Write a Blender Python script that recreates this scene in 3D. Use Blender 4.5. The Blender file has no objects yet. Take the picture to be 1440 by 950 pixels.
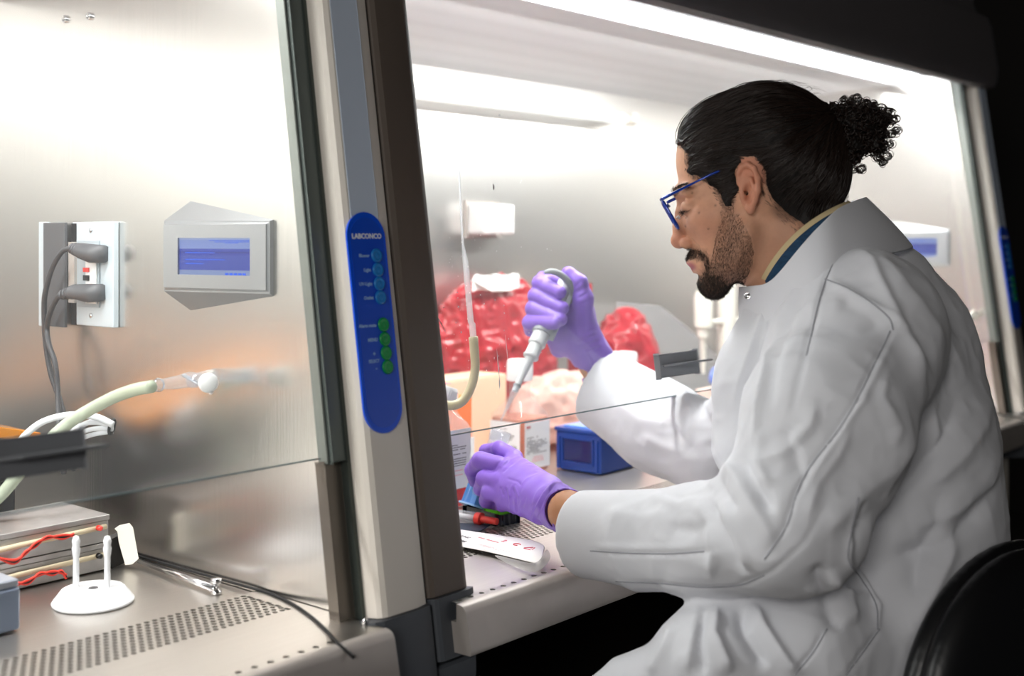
import bpy, bmesh, math, random
import numpy as np
from mathutils import Vector, Matrix
from mathutils.bvhtree import BVHTree

R = random.Random(7)
NR = np.random.RandomState(7)
scene = bpy.context.scene
COL = scene.collection

# ------------------------------------------------------------------ camera
FPX = 1729.0                       # focal length in pixels of the 1440 px wide frame
HZ = 335.0                         # horizon row
CAMZ = 1.2
FW = np.array((0.759, 0.651, 0.0)); FW /= np.linalg.norm(FW)
RT = np.array((FW[1], -FW[0], 0.0))
UP = np.array((0.0, 0.0, 1.0))
cam_data = bpy.data.cameras.new('camera')
cam = bpy.data.objects.new('camera', cam_data); COL.objects.link(cam)
cam_data.sensor_width = 36.0
cam_data.lens = FPX / 1440 * 36
cam_data.shift_y = -(475.0 - HZ) / 1440
cam_data.clip_start = 0.02
m = Matrix(((RT[0], 0, -FW[0], 0), (RT[1], 0, -FW[1], 0), (0, 1, 0, CAMZ), (0, 0, 0, 1)))
cam.matrix_world = m
cam_data.dof.use_dof = True
cam_data.dof.focus_distance = 1.56
cam_data.dof.aperture_fstop = 3.4
scene.camera = cam

# ------------------------------------------------------------------ world, exposure, lamps
scene.view_settings.view_transform = 'Standard'
scene.view_settings.look = 'None'
scene.view_settings.gamma = 1.0
scene.view_settings.exposure = 0.0
scene.view_settings.use_curve_mapping = False
world = bpy.data.worlds.new('room_ambient'); scene.world = world
world.use_nodes = True
world.node_tree.nodes['Background'].inputs[0].default_value = (0.93, 0.96, 1.0, 1)
world.node_tree.nodes['Background'].inputs[1].default_value = 0.018
LED_STRENGTH = 14.0
def fill_lamp(loc, target, sx, sy, power, color=(1, .97, .93)):
    l = bpy.data.lights.new('room_fill', 'AREA'); l.shape = 'RECTANGLE'; l.size = sx; l.size_y = sy
    l.energy = power; l.color = color
    o = bpy.data.objects.new('room_fill', l); COL.objects.link(o)
    o.location = loc
    d = Vector(target) - Vector(loc)
    o.rotation_euler = d.to_track_quat('-Z', 'Y').to_euler()
fill_lamp((-2.1, -0.75, 1.95), (1.0, 0.8, 0.95), 1.0, 0.7, 41)  # unseen fill light added left of the camera, well below the ceiling
scene.cycles.use_denoising = True
scene.cycles.max_bounces = 10
scene.cycles.transparent_max_bounces = 24
scene.cycles.sample_clamp_indirect = 6.0

# ------------------------------------------------------------------ pixel <-> place
def ray(px, py):
    return FW + RT * ((px - 720.0) / FPX) - UP * ((py - HZ) / FPX)
def P(px, py, t):                  # the place seen at a pixel, t metres in front of the camera
    return np.array((0, 0, CAMZ)) + ray(px, py) * t
def onz(px, py, z):                # on a horizontal plane
    d = ray(px, py); return np.array((0, 0, CAMZ)) + d * ((z - CAMZ) / d[2])
def onY(px, py, Y):
    d = ray(px, py); return np.array((0, 0, CAMZ)) + d * (Y / d[1])
def onX(px, py, X):
    d = ray(px, py); return np.array((0, 0, CAMZ)) + d * (X / d[0])
def proj(v):                       # vertices (n,3) -> px, py, t
    v = np.asarray(v) - np.array((0, 0, CAMZ))
    t = v @ FW
    return 720 + FPX * (v @ RT) / t, HZ - FPX * v[:, 2] / t, t

# ------------------------------------------------------------------ materials
MATS = {}
def srgb(h):
    if isinstance(h, str):
        h = h.lstrip('#'); c = [int(h[i:i+2], 16) / 255 for i in (0, 2, 4)]
    else: c = h
    return tuple((x / 12.92 if x <= .04045 else ((x + .055) / 1.055) ** 2.4) for x in c) + (1,)
def mat(name, color='#808080', rough=.5, metal=0., bump=0., bscale=200., stretch=None, var=0., vscale=30.,
        emit=None, estr=0., trans=0., ior=1.45, spec=.5, sheen=0., coat=0., sss=0., alpha=1., aniso=0.):
    if name in MATS: return MATS[name]
    m = bpy.data.materials.new(name); m.use_nodes = True; MATS[name] = m
    nt = m.node_tree; b = nt.nodes['Principled BSDF']
    c = srgb(color)
    b.inputs['Base Color'].default_value = c
    b.inputs['Roughness'].default_value = rough
    b.inputs['Metallic'].default_value = metal
    b.inputs['IOR'].default_value = ior
    b.inputs['Specular IOR Level'].default_value = spec
    b.inputs['Transmission Weight'].default_value = trans
    b.inputs['Sheen Weight'].default_value = sheen
    b.inputs['Coat Weight'].default_value = coat
    b.inputs['Alpha'].default_value = alpha
    b.inputs['Anisotropic'].default_value = aniso
    if sss:
        b.inputs['Subsurface Weight'].default_value = sss
        b.inputs['Subsurface Radius'].default_value = (.01, .004, .002)
        b.inputs['Subsurface Scale'].default_value = .35
    if emit:
        b.inputs['Emission Color'].default_value = srgb(emit); b.inputs['Emission Strength'].default_value = estr
    tc = nt.nodes.new('ShaderNodeTexCoord'); mp = nt.nodes.new('ShaderNodeMapping')
    nt.links.new(tc.outputs['Object'], mp.inputs[0])
    if stretch: mp.inputs['Scale'].default_value = stretch
    if var:
        n = nt.nodes.new('ShaderNodeTexNoise'); n.inputs['Scale'].default_value = vscale; n.inputs['Detail'].default_value = 4
        nt.links.new(mp.outputs[0], n.inputs['Vector'])
        hs = nt.nodes.new('ShaderNodeHueSaturation'); hs.inputs['Color'].default_value = c
        mr = nt.nodes.new('ShaderNodeMapRange'); mr.inputs[1].default_value = .3; mr.inputs[2].default_value = .7
        mr.inputs[3].default_value = 1 - var; mr.inputs[4].default_value = 1 + var
        nt.links.new(n.outputs['Fac'], mr.inputs[0]); nt.links.new(mr.outputs[0], hs.inputs['Value'])
        nt.links.new(hs.outputs[0], b.inputs['Base Color'])
    if bump:
        n = nt.nodes.new('ShaderNodeTexNoise'); n.inputs['Scale'].default_value = bscale; n.inputs['Detail'].default_value = 3
        nt.links.new(mp.outputs[0], n.inputs['Vector'])
        bp = nt.nodes.new('ShaderNodeBump'); bp.inputs['Strength'].default_value = bump; bp.inputs['Distance'].default_value = .001
        nt.links.new(n.outputs['Fac'], bp.inputs['Height']); nt.links.new(bp.outputs[0], b.inputs['Normal'])
    return m

def glass_mat(name, tint=(1, 1, 1, 1), rough=.02, haze=0., haze_col=(1, 1, 1, 1), ior=1.45):
    """thin clear sheet: transparent with a fresnel reflection and a little dust haze"""
    m = bpy.data.materials.new(name); m.use_nodes = True; MATS[name] = m
    nt = m.node_tree; nt.nodes.clear()
    out = nt.nodes.new('ShaderNodeOutputMaterial')
    tr = nt.nodes.new('ShaderNodeBsdfTransparent'); tr.inputs[0].default_value = tint
    gl = nt.nodes.new('ShaderNodeBsdfGlossy'); gl.inputs['Roughness'].default_value = rough
    fr = nt.nodes.new('ShaderNodeFresnel'); fr.inputs[0].default_value = ior
    mx = nt.nodes.new('ShaderNodeMixShader')
    ge = nt.nodes.new('ShaderNodeNewGeometry'); inv = nt.nodes.new('ShaderNodeMath'); inv.operation = 'SUBTRACT'; inv.inputs[0].default_value = 1.0
    mu = nt.nodes.new('ShaderNodeMath'); mu.operation = 'MULTIPLY'
    nt.links.new(ge.outputs['Backfacing'], inv.inputs[1]); nt.links.new(inv.outputs[0], mu.inputs[0]); nt.links.new(fr.outputs[0], mu.inputs[1])
    nt.links.new(mu.outputs[0], mx.inputs[0]); nt.links.new(tr.outputs[0], mx.inputs[1]); nt.links.new(gl.outputs[0], mx.inputs[2])
    last = mx
    if haze:
        df = nt.nodes.new('ShaderNodeBsdfTranslucent'); df.inputs[0].default_value = haze_col
        d2 = nt.nodes.new('ShaderNodeBsdfDiffuse'); d2.inputs[0].default_value = haze_col
        ad = nt.nodes.new('ShaderNodeMixShader'); nt.links.new(df.outputs[0], ad.inputs[1]); nt.links.new(d2.outputs[0], ad.inputs[2])
        m2 = nt.nodes.new('ShaderNodeMixShader'); m2.inputs[0].default_value = haze
        nt.links.new(mx.outputs[0], m2.inputs[1]); nt.links.new(ad.outputs[0], m2.inputs[2]); last = m2
    nt.links.new(last.outputs[0], out.inputs[0])
    return m

# ------------------------------------------------------------------ mesh helpers
def add_box(bm, c, s, rot=None, bev=0.0):
    """box centred at c with full sizes s; rot = 3x3 (columns = box axes)"""
    r = bmesh.ops.create_cube(bm, size=1.0)
    vs = r['verts']
    M = Matrix.Identity(3) if rot is None else Matrix(rot)
    for v in vs:
        v.co = M @ Vector((v.co.x * s[0], v.co.y * s[1], v.co.z * s[2])) + Vector(c)
    if bev:
        es = list({e for v in vs for e in v.link_edges})
        bmesh.ops.bevel(bm, geom=es, offset=bev, segments=3, affect='EDGES', profile=.7)
def add_prism(bm, pts, vec, cap=True):
    """polygon pts (3D) pushed along vec"""
    a = [bm.verts.new(Vector(p)) for p in pts]; b = [bm.verts.new(Vector(p) + Vector(vec)) for p in pts]
    n = len(pts)
    for i in range(n): bm.faces.new((a[i], a[(i+1) % n], b[(i+1) % n], b[i]))
    if cap: bm.faces.new(a[::-1]); bm.faces.new(b)
def frame_of(d):
    d = Vector(d).normalized()
    u = d.cross(Vector((0, 0, 1)))
    if u.length < 1e-3: u = d.cross(Vector((1, 0, 0)))
    u.normalize(); w = u.cross(d).normalized()
    return d, u, w
def add_tube(bm, pts, rad, n=10, cap=True):
    pts = [Vector(p) for p in pts]
    if not hasattr(rad, '__len__'): rad = [rad] * len(pts)
    d, u, w = frame_of(pts[1] - pts[0])
    rings = []
    for i, p in enumerate(pts):
        t = (pts[min(i+1, len(pts)-1)] - pts[max(i-1, 0)]).normalized()
        u = (u - t * u.dot(t)).normalized(); w = t.cross(u)
        rings.append([bm.verts.new(p + (u * math.cos(a) + w * math.sin(a)) * rad[i]) for a in [2*math.pi*k/n for k in range(n)]])
    for a, b in zip(rings, rings[1:]):
        for k in range(n): bm.faces.new((a[k], a[(k+1) % n], b[(k+1) % n], b[k]))
    if cap:
        bm.faces.new(rings[0][::-1]); bm.faces.new(rings[-1])
def add_lathe(bm, base, axis, prof, n=28):
    """prof = [(radius, height)...] about axis from base"""
    d, u, w = frame_of(axis); base = Vector(base)
    rings = []
    for r, h in prof:
        if r < 1e-6: rings.append([bm.verts.new(base + d * h)])
        else: rings.append([bm.verts.new(base + d * h + (u * math.cos(a) + w * math.sin(a)) * r) for a in [2*math.pi*k/n for k in range(n)]])
    for a, b in zip(rings, rings[1:]):
        if len(a) == 1 and len(b) == 1: continue
        for k in range(n):
            k2 = (k+1) % n
            if len(a) == 1: bm.faces.new((a[0], b[k2], b[k]))
            elif len(b) == 1: bm.faces.new((a[k], a[k2], b[0]))
            else: bm.faces.new((a[k], a[k2], b[k2], b[k]))
def smooth_path(pts, k=8):
    """Catmull-Rom through points"""
    p = [np.array(q, float) for q in pts]; p = [2*p[0]-p[1]] + p + [2*p[-1]-p[-2]]
    out = []
    for i in range(1, len(p)-2):
        for s in range(k):
            t = s / k
            out.append(.5*((2*p[i]) + (-p[i-1]+p[i+1])*t + (2*p[i-1]-5*p[i]+4*p[i+1]-p[i+2])*t*t + (-p[i-1]+3*p[i]-3*p[i+1]+p[i+2])*t**3))
    out.append(p[-2]); return out
def obj(name, bm, m, parent=None, smooth=False, auto=None):
    me = bpy.data.meshes.new(name)
    if isinstance(bm, bmesh.types.BMesh):
        bmesh.ops.recalc_face_normals(bm, faces=bm.faces)
        bm.to_mesh(me); bm.free()
    else: me = bm; me.name = name
    if m: me.materials.append(m)
    if smooth or auto:
        for p in me.polygons: p.use_smooth = True
        if auto: me.set_sharp_from_angle(angle=math.radians(auto))
    o = bpy.data.objects.new(name, me); COL.objects.link(o)
    if parent: o.parent = parent; o.matrix_parent_inverse = Matrix.Identity(4)
    return o
def tag(o, label=None, cat=None, group=None, kind=None):
    if label: o['label'] = label
    if cat: o['category'] = cat
    if group: o['group'] = group
    if kind: o['kind'] = kind
    return o
def thing(name, label, cat, loc=(0, 0, 0), group=None):
    """Empty at the base of a thing; its parts are then built in world space and re-based to it"""
    o = bpy.data.objects.new(name, None); COL.objects.link(o); o.location = loc
    o.empty_display_size = .02
    tag(o, label, cat, group); return o
def part(name, bm, m, parent, smooth=False, auto=None):
    """mesh given in world coordinates, stored relative to its thing"""
    o = obj(name, bm, m, None, smooth, auto)
    root = parent; off = Vector((0, 0, 0))
    while root: off += root.location; root = root.parent
    o.data.transform(Matrix.Translation(-off)); o.parent = parent
    return o
def solo(name, bm, m, label, cat, group=None, smooth=False, auto=None):
    o = obj(name, bm, m, None, smooth, auto)
    c = [v.co for v in o.data.vertices]
    lo = Vector((sum(v.x for v in c)/len(c), sum(v.y for v in c)/len(c), min(v.z for v in c)))
    o.data.transform(Matrix.Translation(-lo)); o.location = lo
    return tag(o, label, cat, group)
def text(name, body, loc, xdir, updir, size, m, parent=None, bold=0.0, align='LEFT'):
    cu = bpy.data.curves.new(name, 'FONT'); cu.body = body; cu.size = size; cu.align_x = align; cu.align_y = 'CENTER'
    cu.extrude = .00012; cu.offset = bold; cu.resolution_u = 2
    cu.materials.append(m); tmp = bpy.data.objects.new('tmp', cu); COL.objects.link(tmp)
    me = bpy.data.meshes.new_from_object(tmp.evaluated_get(bpy.context.evaluated_depsgraph_get()))
    bpy.data.objects.remove(tmp); bpy.data.curves.remove(cu); me.name = name
    o = bpy.data.objects.new(name, me); COL.objects.link(o)
    x = Vector(xdir).normalized(); y = Vector(updir).normalized(); z = x.cross(y).normalized(); y = z.cross(x)
    off = Vector((0, 0, 0)); root = parent
    while root: off += root.location; root = root.parent
    o.matrix_local = Matrix(((x[0], y[0], z[0], loc[0]-off[0]), (x[1], y[1], z[1], loc[1]-off[1]), (x[2], y[2], z[2], loc[2]-off[2]), (0, 0, 0, 1)))
    if parent: o.parent = parent
    return o
BM = bmesh.new

# ------------------------------------------------------------------ distance-field modelling
class SDF:
    def __init__(s, lo, hi, h, far=.5):
        s.lo = np.array(lo, float); s.h = h
        s.n = np.ceil((np.array(hi) - s.lo) / h).astype(int) + 1
        s.F = np.full(s.n, far, np.float32)
    def _blk(s, lo, hi):
        a = np.clip(np.floor((np.array(lo) - s.lo) / s.h).astype(int), 0, s.n)
        b = np.clip(np.ceil((np.array(hi) - s.lo) / s.h).astype(int) + 1, 0, s.n)
        if np.any(b <= a): return None, None
        ax = [(np.arange(a[i], b[i]) * s.h + s.lo[i]).astype(np.float32) for i in range(3)]
        return (slice(a[0], b[0]), slice(a[1], b[1]), slice(a[2], b[2])), ax
    def _comb(s, sl, d, k, op):
        A = s.F[sl]
        if op == '-': d = -d; A2 = np.maximum(A, d); sg = 1
        elif op == '&': A2 = np.maximum(A, d); sg = 1
        else: A2 = np.minimum(A, d); sg = -1
        if k > 0:
            hh = np.maximum(k - np.abs(A - d), 0) / k
            A2 = A2 + sg * hh * hh * k * .25
        s.F[sl] = A2
    def cap(s, a, b, ra, rb=None, k=.01, op='+', flat=None):
        """tapered capsule; flat=(axis, factor): squeezed along axis to factor of its radius"""
        a = np.array(a, float); b = np.array(b, float); rb = ra if rb is None else rb
        r = max(ra, rb) + k + 2*s.h + .004
        if flat and flat[1] > 1: r *= flat[1]
        sl, ax = s._blk(np.minimum(a, b) - r, np.maximum(a, b) + r)
        if sl is None: return s
        x = ax[0][:, None, None] - a[0]; y = ax[1][None, :, None] - a[1]; z = ax[2][None, None, :] - a[2]
        ba = b - a
        if flat:
            n = np.array(flat[0], float); n /= np.linalg.norm(n); f = 1/flat[1] - 1
            q = (x*n[0] + y*n[1] + z*n[2]) * np.float32(f)
            x = x + q*n[0]; y = y + q*n[1]; z = z + q*n[2]
            ba = ba + n * (ba @ n) * f
        L = max(float(ba @ ba), 1e-12)
        t = np.clip((x*ba[0] + y*ba[1] + z*ba[2]) / L, 0, 1)
        d = np.sqrt((x - t*ba[0])**2 + (y - t*ba[1])**2 + (z - t*ba[2])**2) - (ra + (rb - ra) * t)
        if flat and flat[1] < 1: d = d * (flat[1] ** .5)
        s._comb(sl, d.astype(np.float32), k, op); return s
    def chain(s, pts, rads, k=.01, **kw):
        for i in range(len(pts)-1): s.cap(pts[i], pts[i+1], rads[i], rads[i+1], k, **kw)
        return s
    def ell(s, c, rad, axes=None, k=.01, op='+'):
        c = np.array(c, float); rad = np.array(rad, float); axes = np.eye(3) if axes is None else np.array(axes, float)
        ext = np.sqrt(((axes * rad[:, None]) ** 2).sum(0)) + k + 2*s.h + .004
        sl, ax = s._blk(c - ext, c + ext)
        if sl is None: return s
        x = ax[0][:, None, None] - c[0]; y = ax[1][None, :, None] - c[1]; z = ax[2][None, None, :] - c[2]
        k0 = 0; k1 = 0
        for i in range(3):
            q = x*axes[i][0] + y*axes[i][1] + z*axes[i][2]
            k0 = k0 + (q/rad[i])**2; k1 = k1 + (q/rad[i]**2)**2
        k0 = np.sqrt(k0); k1 = np.sqrt(k1) + 1e-6
        s._comb(sl, (k0*(k0-1)/k1).astype(np.float32), k, op); return s
    def plane(s, p, n, k=.0, lo=None, hi=None):
        """keep the side opposite to n"""
        n = np.array(n, float); n /= np.linalg.norm(n)
        lo = s.lo if lo is None else lo; hi = s.lo + s.n*s.h if hi is None else hi
        sl, ax = s._blk(lo, hi)
        d = (ax[0][:, None, None]-p[0])*n[0] + (ax[1][None, :, None]-p[1])*n[1] + (ax[2][None, None, :]-p[2])*n[2]
        s._comb(sl, d.astype(np.float32), k, '&'); return s
    def field(s, fn, k=0., op='&'):
        sl, ax = s._blk(s.lo, s.lo + s.n*s.h)
        s._comb(sl, fn(ax[0][:, None, None], ax[1][None, :, None], ax[2][None, None, :]).astype(np.float32), k, op); return s
    def mesh(s):
        F = s.F; F[0] = F[-1] = .5; F[:, 0] = F[:, -1] = .5; F[:, :, 0] = F[:, :, -1] = .5
        S = F < 0
        c = np.zeros(np.array(S.shape) - 1, np.int8)
        offs = [(i, j, k) for i in (0, 1) for j in (0, 1) for k in (0, 1)]
        nx, ny, nz = S.shape
        for i, j, k in offs: c += S[i:nx-1+i, j:ny-1+j, k:nz-1+k]
        act = np.argwhere((c > 0) & (c < 8))
        idx = np.full(c.shape, -1, np.int32); idx[act[:, 0], act[:, 1], act[:, 2]] = np.arange(len(act))
        val = {o: F[act[:, 0]+o[0], act[:, 1]+o[1], act[:, 2]+o[2]] for o in offs}
        pos = np.zeros((len(act), 3)); cnt = np.zeros(len(act))
        for o in offs:
            for axn in range(3):
                if o[axn]: continue
                o2 = list(o); o2[axn] = 1; o2 = tuple(o2)
                a, b = val[o], val[o2]; mk = (a < 0) != (b < 0)
                t = a[mk] / (a[mk] - b[mk])
                q = np.tile(np.array(o, float), (mk.sum(), 1)); q[:, axn] += t
                pos[mk] += q; cnt[mk] += 1
        v = (act + pos / cnt[:, None]) * s.h + s.lo
        quads = []
        for axn in range(3):
            sl0 = [slice(1, -1)]*3; sl1 = [slice(1, -1)]*3
            sl0[axn] = slice(0, -1); sl1[axn] = slice(1, None)
            A = S[tuple(sl0)]; B = S[tuple(sl1)]
            e = np.argwhere(A != B)
            base = e.copy(); o3 = [1, 1, 1]; o3[axn] = 0; base += np.array(o3)
            flip = A[e[:, 0], e[:, 1], e[:, 2]]
            u, w = (axn+1) % 3, (axn+2) % 3
            cs = []
            for du, dw in ((-1, -1), (0, -1), (0, 0), (-1, 0)):
                q = base.copy(); q[:, u] += du; q[:, w] += dw
                cs.append(idx[q[:, 0], q[:, 1], q[:, 2]])
            Q = np.stack(cs, 1); Q[~flip] = Q[~flip][:, ::-1]
            quads.append(Q)
        return v, np.concatenate(quads)
def relax(v, q, it=2, lam=.5):
    e = np.concatenate([q[:, [0, 1]], q[:, [1, 2]], q[:, [2, 3]], q[:, [3, 0]]])
    for _ in range(it):
        acc = np.zeros_like(v); n = np.zeros(len(v))
        for a, b in ((0, 1), (1, 0)):
            for d in range(3): acc[:, d] += np.bincount(e[:, a], v[e[:, b], d], len(v))
            n += np.bincount(e[:, a], minlength=len(v))
        v = v + lam * (acc / np.maximum(n, 1)[:, None] - v)
    return v
def vnormals(v, q):
    n = np.cross(v[q[:, 2]] - v[q[:, 0]], v[q[:, 3]] - v[q[:, 1]])
    N = np.zeros_like(v)
    for i in range(4):
        for d in range(3): N[:, d] += np.bincount(q[:, i], n[:, d], len(v))
    return N / np.maximum(np.linalg.norm(N, axis=1), 1e-12)[:, None]
def npmesh(name, v, q):
    me = bpy.data.meshes.new(name)
    me.vertices.add(len(v)); me.vertices.foreach_set('co', np.ascontiguousarray(v, np.float32).ravel())
    me.loops.add(q.size); me.loops.foreach_set('vertex_index', q.astype(np.int32).ravel())
    me.polygons.add(len(q)); me.polygons.foreach_set('loop_start', np.arange(0, q.size, q.shape[1], dtype=np.int32))
    me.update(calc_edges=True); me.validate()
    me.polygons.foreach_set('use_smooth', np.ones(len(me.polygons), bool))
    return me
def vcolor(me, cols, name='paint'):
    a = me.color_attributes.new(name, 'FLOAT_COLOR', 'POINT')
    c = np.ones((len(me.vertices), 4), np.float32); c[:, :3] = cols; a.data.foreach_set('color', c.ravel())
def vnoise(p, scale, seed=0):
    """smooth value noise for arrays (n,3) -> about -1..1"""
    rs = np.random.RandomState(seed); T = rs.rand(32, 32, 32).astype(np.float32)*2 - 1
    q = np.asarray(p) * scale + 100.0; i = np.floor(q).astype(int); f = q - i; f = f*f*(3-2*f)
    r = 0
    for a in (0, 1):
        for b in (0, 1):
            for c in (0, 1):
                w = (f[:, 0] if a else 1-f[:, 0]) * (f[:, 1] if b else 1-f[:, 1]) * (f[:, 2] if c else 1-f[:, 2])
                r = r + w * T[(i[:, 0]+a) % 32, (i[:, 1]+b) % 32, (i[:, 2]+c) % 32]
    return r
def polydist(px, py, line):
    """distance from points to an open polyline and position along it 0..1"""
    L = np.array(line, float); best = np.full(len(px), 1e9); s = np.zeros(len(px)); side = np.zeros(len(px))
    seg = np.linalg.norm(np.diff(L, axis=0), axis=1); cum = np.concatenate([[0], np.cumsum(seg)])
    for i in range(len(L)-1):
        d = L[i+1]-L[i]; t = np.clip(((px-L[i, 0])*d[0] + (py-L[i, 1])*d[1]) / (d@d), 0, 1)
        dx = px-L[i, 0]-t*d[0]; dy = py-L[i, 1]-t*d[1]; r = np.hypot(dx, dy); m_ = r < best
        best[m_] = r[m_]; s[m_] = (cum[i] + t*seg[i])[m_] / cum[-1]; side[m_] = np.sign(d[0]*dy - d[1]*dx)[m_]
    return best, s, side
def inpoly(px, py, poly):
    """signed distance to a closed polygon (negative inside)"""
    P_ = np.array(poly, float); n = len(P_); ins = np.zeros(px.shape, bool); best = np.full(px.shape, 1e9)
    for i in range(n):
        a, b = P_[i], P_[(i+1) % n]; d = b-a
        t = np.clip(((px-a[0])*d[0] + (py-a[1])*d[1]) / max(d@d, 1e-9), 0, 1)
        best = np.minimum(best, np.hypot(px-a[0]-t*d[0], py-a[1]-t*d[1]))
        c = ((a[1] > py) != (b[1] > py)) & (px < (b[0]-a[0])*(py-a[1])/((b[1]-a[1]) if b[1] != a[1] else 1e-9) + a[0])
        ins ^= c
    return np.where(ins, -best, best)
# ================================================================== materials of the place
steel = mat('brushed_steel', '#dedbd7', .26, 1., bump=.10, bscale=9., stretch=(60, 60, 1.2), var=.03, vscale=6., aniso=.0)
steel_flat = mat('worktop_steel', '#c6c2bc', .36, 1., bump=.06, bscale=9., stretch=(2, 70, 2), var=.04, vscale=5.)
steel_lip = mat('armrest_steel', '#c2bab4', .42, .4, bump=.05, bscale=60., var=.06, vscale=18.)
white_paint = mat('white_paint', '#d9dadb', .42)
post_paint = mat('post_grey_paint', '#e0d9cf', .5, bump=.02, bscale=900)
post_dark = mat('post_dark_tone', '#5d534b', .55, bump=.02, bscale=900)  # left post coloured darker than the right one
post_blue = mat('post_blue_grey', '#c3cfdf', .45)
cap_grey = mat('corner_cap_plastic', '#4b4f55', .5, bump=.03, bscale=1200)
casing = mat('hood_casing', '#5c585a', .55)
track_dark = mat('sash_track', '#4d5450', .35, .6)
black_rubber = mat('black_rubber', '#111112', .6)
chrome = mat('chrome', '#d8d8da', .12, 1.)
panel_blue = mat('panel_blue', '#0552dc', .35, spec=.4)
panel_navy = mat('panel_navy', '#064ac8', .4)
btn_blue = mat('button_blue', '#1f7cc8', .3)
btn_green = mat('button_green', '#129048', .3)
print_pale = mat('print_pale', '#9fc3ea', .6)
print_white = mat('print_white', '#f0f2f4', .6)
print_black = mat('print_black', '#2b2b30', .6)
print_red = mat('print_red', '#c8474e', .6)
led = mat('led_tube', '#ffffff', .5, emit='#fbfcff', estr=LED_STRENGTH)
tube_added_glow = mat('tube_added_glow', '#f3f3f0', .3, emit='#ffffff', estr=.55)  # tube is switched off; mild emission added so its glass reads white
pane = glass_mat('sash_pane', (.97, .985, .98, 1), .01, .035, (.9, .93, .97, 1))
pane_edge = mat('pane_edge', '#7d8f93', .2)
dark_room = mat('dark_wall', '#2b2826', .8)

# diffuser ceiling: fine punched pattern
def diffuser_mat():
    m = mat('diffuser', '#c4c4c7', .5, .3)
    nt = m.node_tree; b = nt.nodes['Principled BSDF']
    tc = nt.nodes.new('ShaderNodeTexCoord'); vo = nt.nodes.new('ShaderNodeTexVoronoi'); vo.inputs['Scale'].default_value = 260
    vo.inputs['Randomness'].default_value = 0.0
    nt.links.new(tc.outputs['Object'], vo.inputs['Vector'])
    rp = nt.nodes.new('ShaderNodeValToRGB'); rp.color_ramp.elements[0].position = .22; rp.color_ramp.elements[1].position = .34
    rp.color_ramp.elements[0].color = (.6, .6, .61, 1); rp.color_ramp.elements[1].color = (.78, .78, .80, 1)
    nt.links.new(vo.outputs['Distance'], rp.inputs[0]); nt.links.new(rp.outputs[0], b.inputs['Base Color'])
    return m
diffuser = diffuser_mat()
def screen_mat():
    m = mat('lcd_screen', '#20307a', .25)
    nt = m.node_tree; b = nt.nodes['Principled BSDF']
    tc = nt.nodes.new('ShaderNodeTexCoord'); sp = nt.nodes.new('ShaderNodeSeparateXYZ')
    nt.links.new(tc.outputs['Generated'], sp.inputs[0])
    rp = nt.nodes.new('ShaderNodeValToRGB'); rp.color_ramp.interpolation = 'CONSTANT'
    e = rp.color_ramp.elements; e[0].position = 0; e[0].color = srgb('#8fa0c4'); e[1].position = .14; e[1].color = srgb('#3c4cae')
    for p_, c_ in ((.52, '#333fa6'), (.58, '#2a3592'), (.63, '#3a48ac'), (.70, '#8da0d8'), (.94, '#a6b4dc')):
        q = e.new(p_); q.color = srgb(c_)
    nt.links.new(sp.outputs['Z'], rp.inputs[0])
    nt.links.new(rp.outputs[0], b.inputs['Emission Color']); b.inputs['Emission Strength'].default_value = .75
    b.inputs['Base Color'].default_value = srgb('#20264a')
    return m
lcd = screen_mat()

# ================================================================== the room
def struct(name, c, s, m):
    bm = BM(); add_box(bm, c, s); return tag(obj(name, bm, m), kind='structure')
struct('floor', (1.5, .3, -.03), (9, 5.6, .06), mat('floor_vinyl', '#55504c', .45, var=.08, vscale=4))
struct('ceiling', (1.5, .3, 2.83), (9, 5.6, .06), mat('ceiling_tile', '#6d6a66', .9))
struct('wall_back', (1.5, 2.35, 1.4), (9, .06, 2.86), dark_room)
struct('wall_right', (5.6, .3, 1.4), (.06, 5.6, 2.86), dark_room)

# ================================================================== the cabinets (built once, then copied)
TAN = .146
def Yg(z): return 1.0 + TAN * (z - .968)
XL, XR, YB, ZS = -.968, .875, 1.75, .797          # inside left, right, back, worktop height
def Zc(Y): return 1.5475 + .049 * (YB - Y)
SL = Vector((0, TAN, 1)).normalized()              # up along the sloping front
NO = Vector((0, -1, TAN)).normalized()             # out of the sloping front

cab = thing('safety_cabinet', 'left steel biosafety cabinet holding boxes and white tubing, cropped by the photo edge', 'cabinet',
            (0, 1.3, 0), 'biosafety cabinets in a row')
def slab(y0, y1, z0, z1, x, th): bm = BM(); add_box(bm, (x, (y0+y1)/2, (z0+z1)/2), (th, y1-y0, z1-z0)); return bm
# side panels follow the sloping front
def side_bm(x, th):
    bm = BM(); p = [(x, Yg(.79)+.004, .78), (x, YB, .78), (x, YB, Zc(YB)+.05), (x, Yg(1.66)+.02, 1.66), (x, Yg(.79)+.004, .79)]
    p = [(x, Yg(.78)+.004, .78), (x, YB, .78), (x, YB, 1.66), (x, Yg(1.66)+.02, 1.66)]
    add_prism(bm, p, (th, 0, 0)); return bm
part('side_panel', side_bm(XR, .006), steel, cab)
part('side_panel', side_bm(XL-.006, .006), steel, cab)
bm = BM(); add_box(bm, ((XL+XR)/2, YB+.003, 1.2), (XR-XL, .006, .86)); part('back_panel', bm, mat('polished_steel', '#e4e1de', .33, 1., bump=.08, bscale=9., stretch=(60, 60, 1.2)), cab)
bm = BM(); p = [(XL, 1.238, Zc(1.238)), (XL, YB, Zc(YB)), (XL, YB, Zc(YB)+.004), (XL, 1.238, Zc(1.238)+.004)]
add_prism(bm, p, (XR-XL, 0, 0)); part('diffuser_panel', bm, diffuser, cab)
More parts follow.
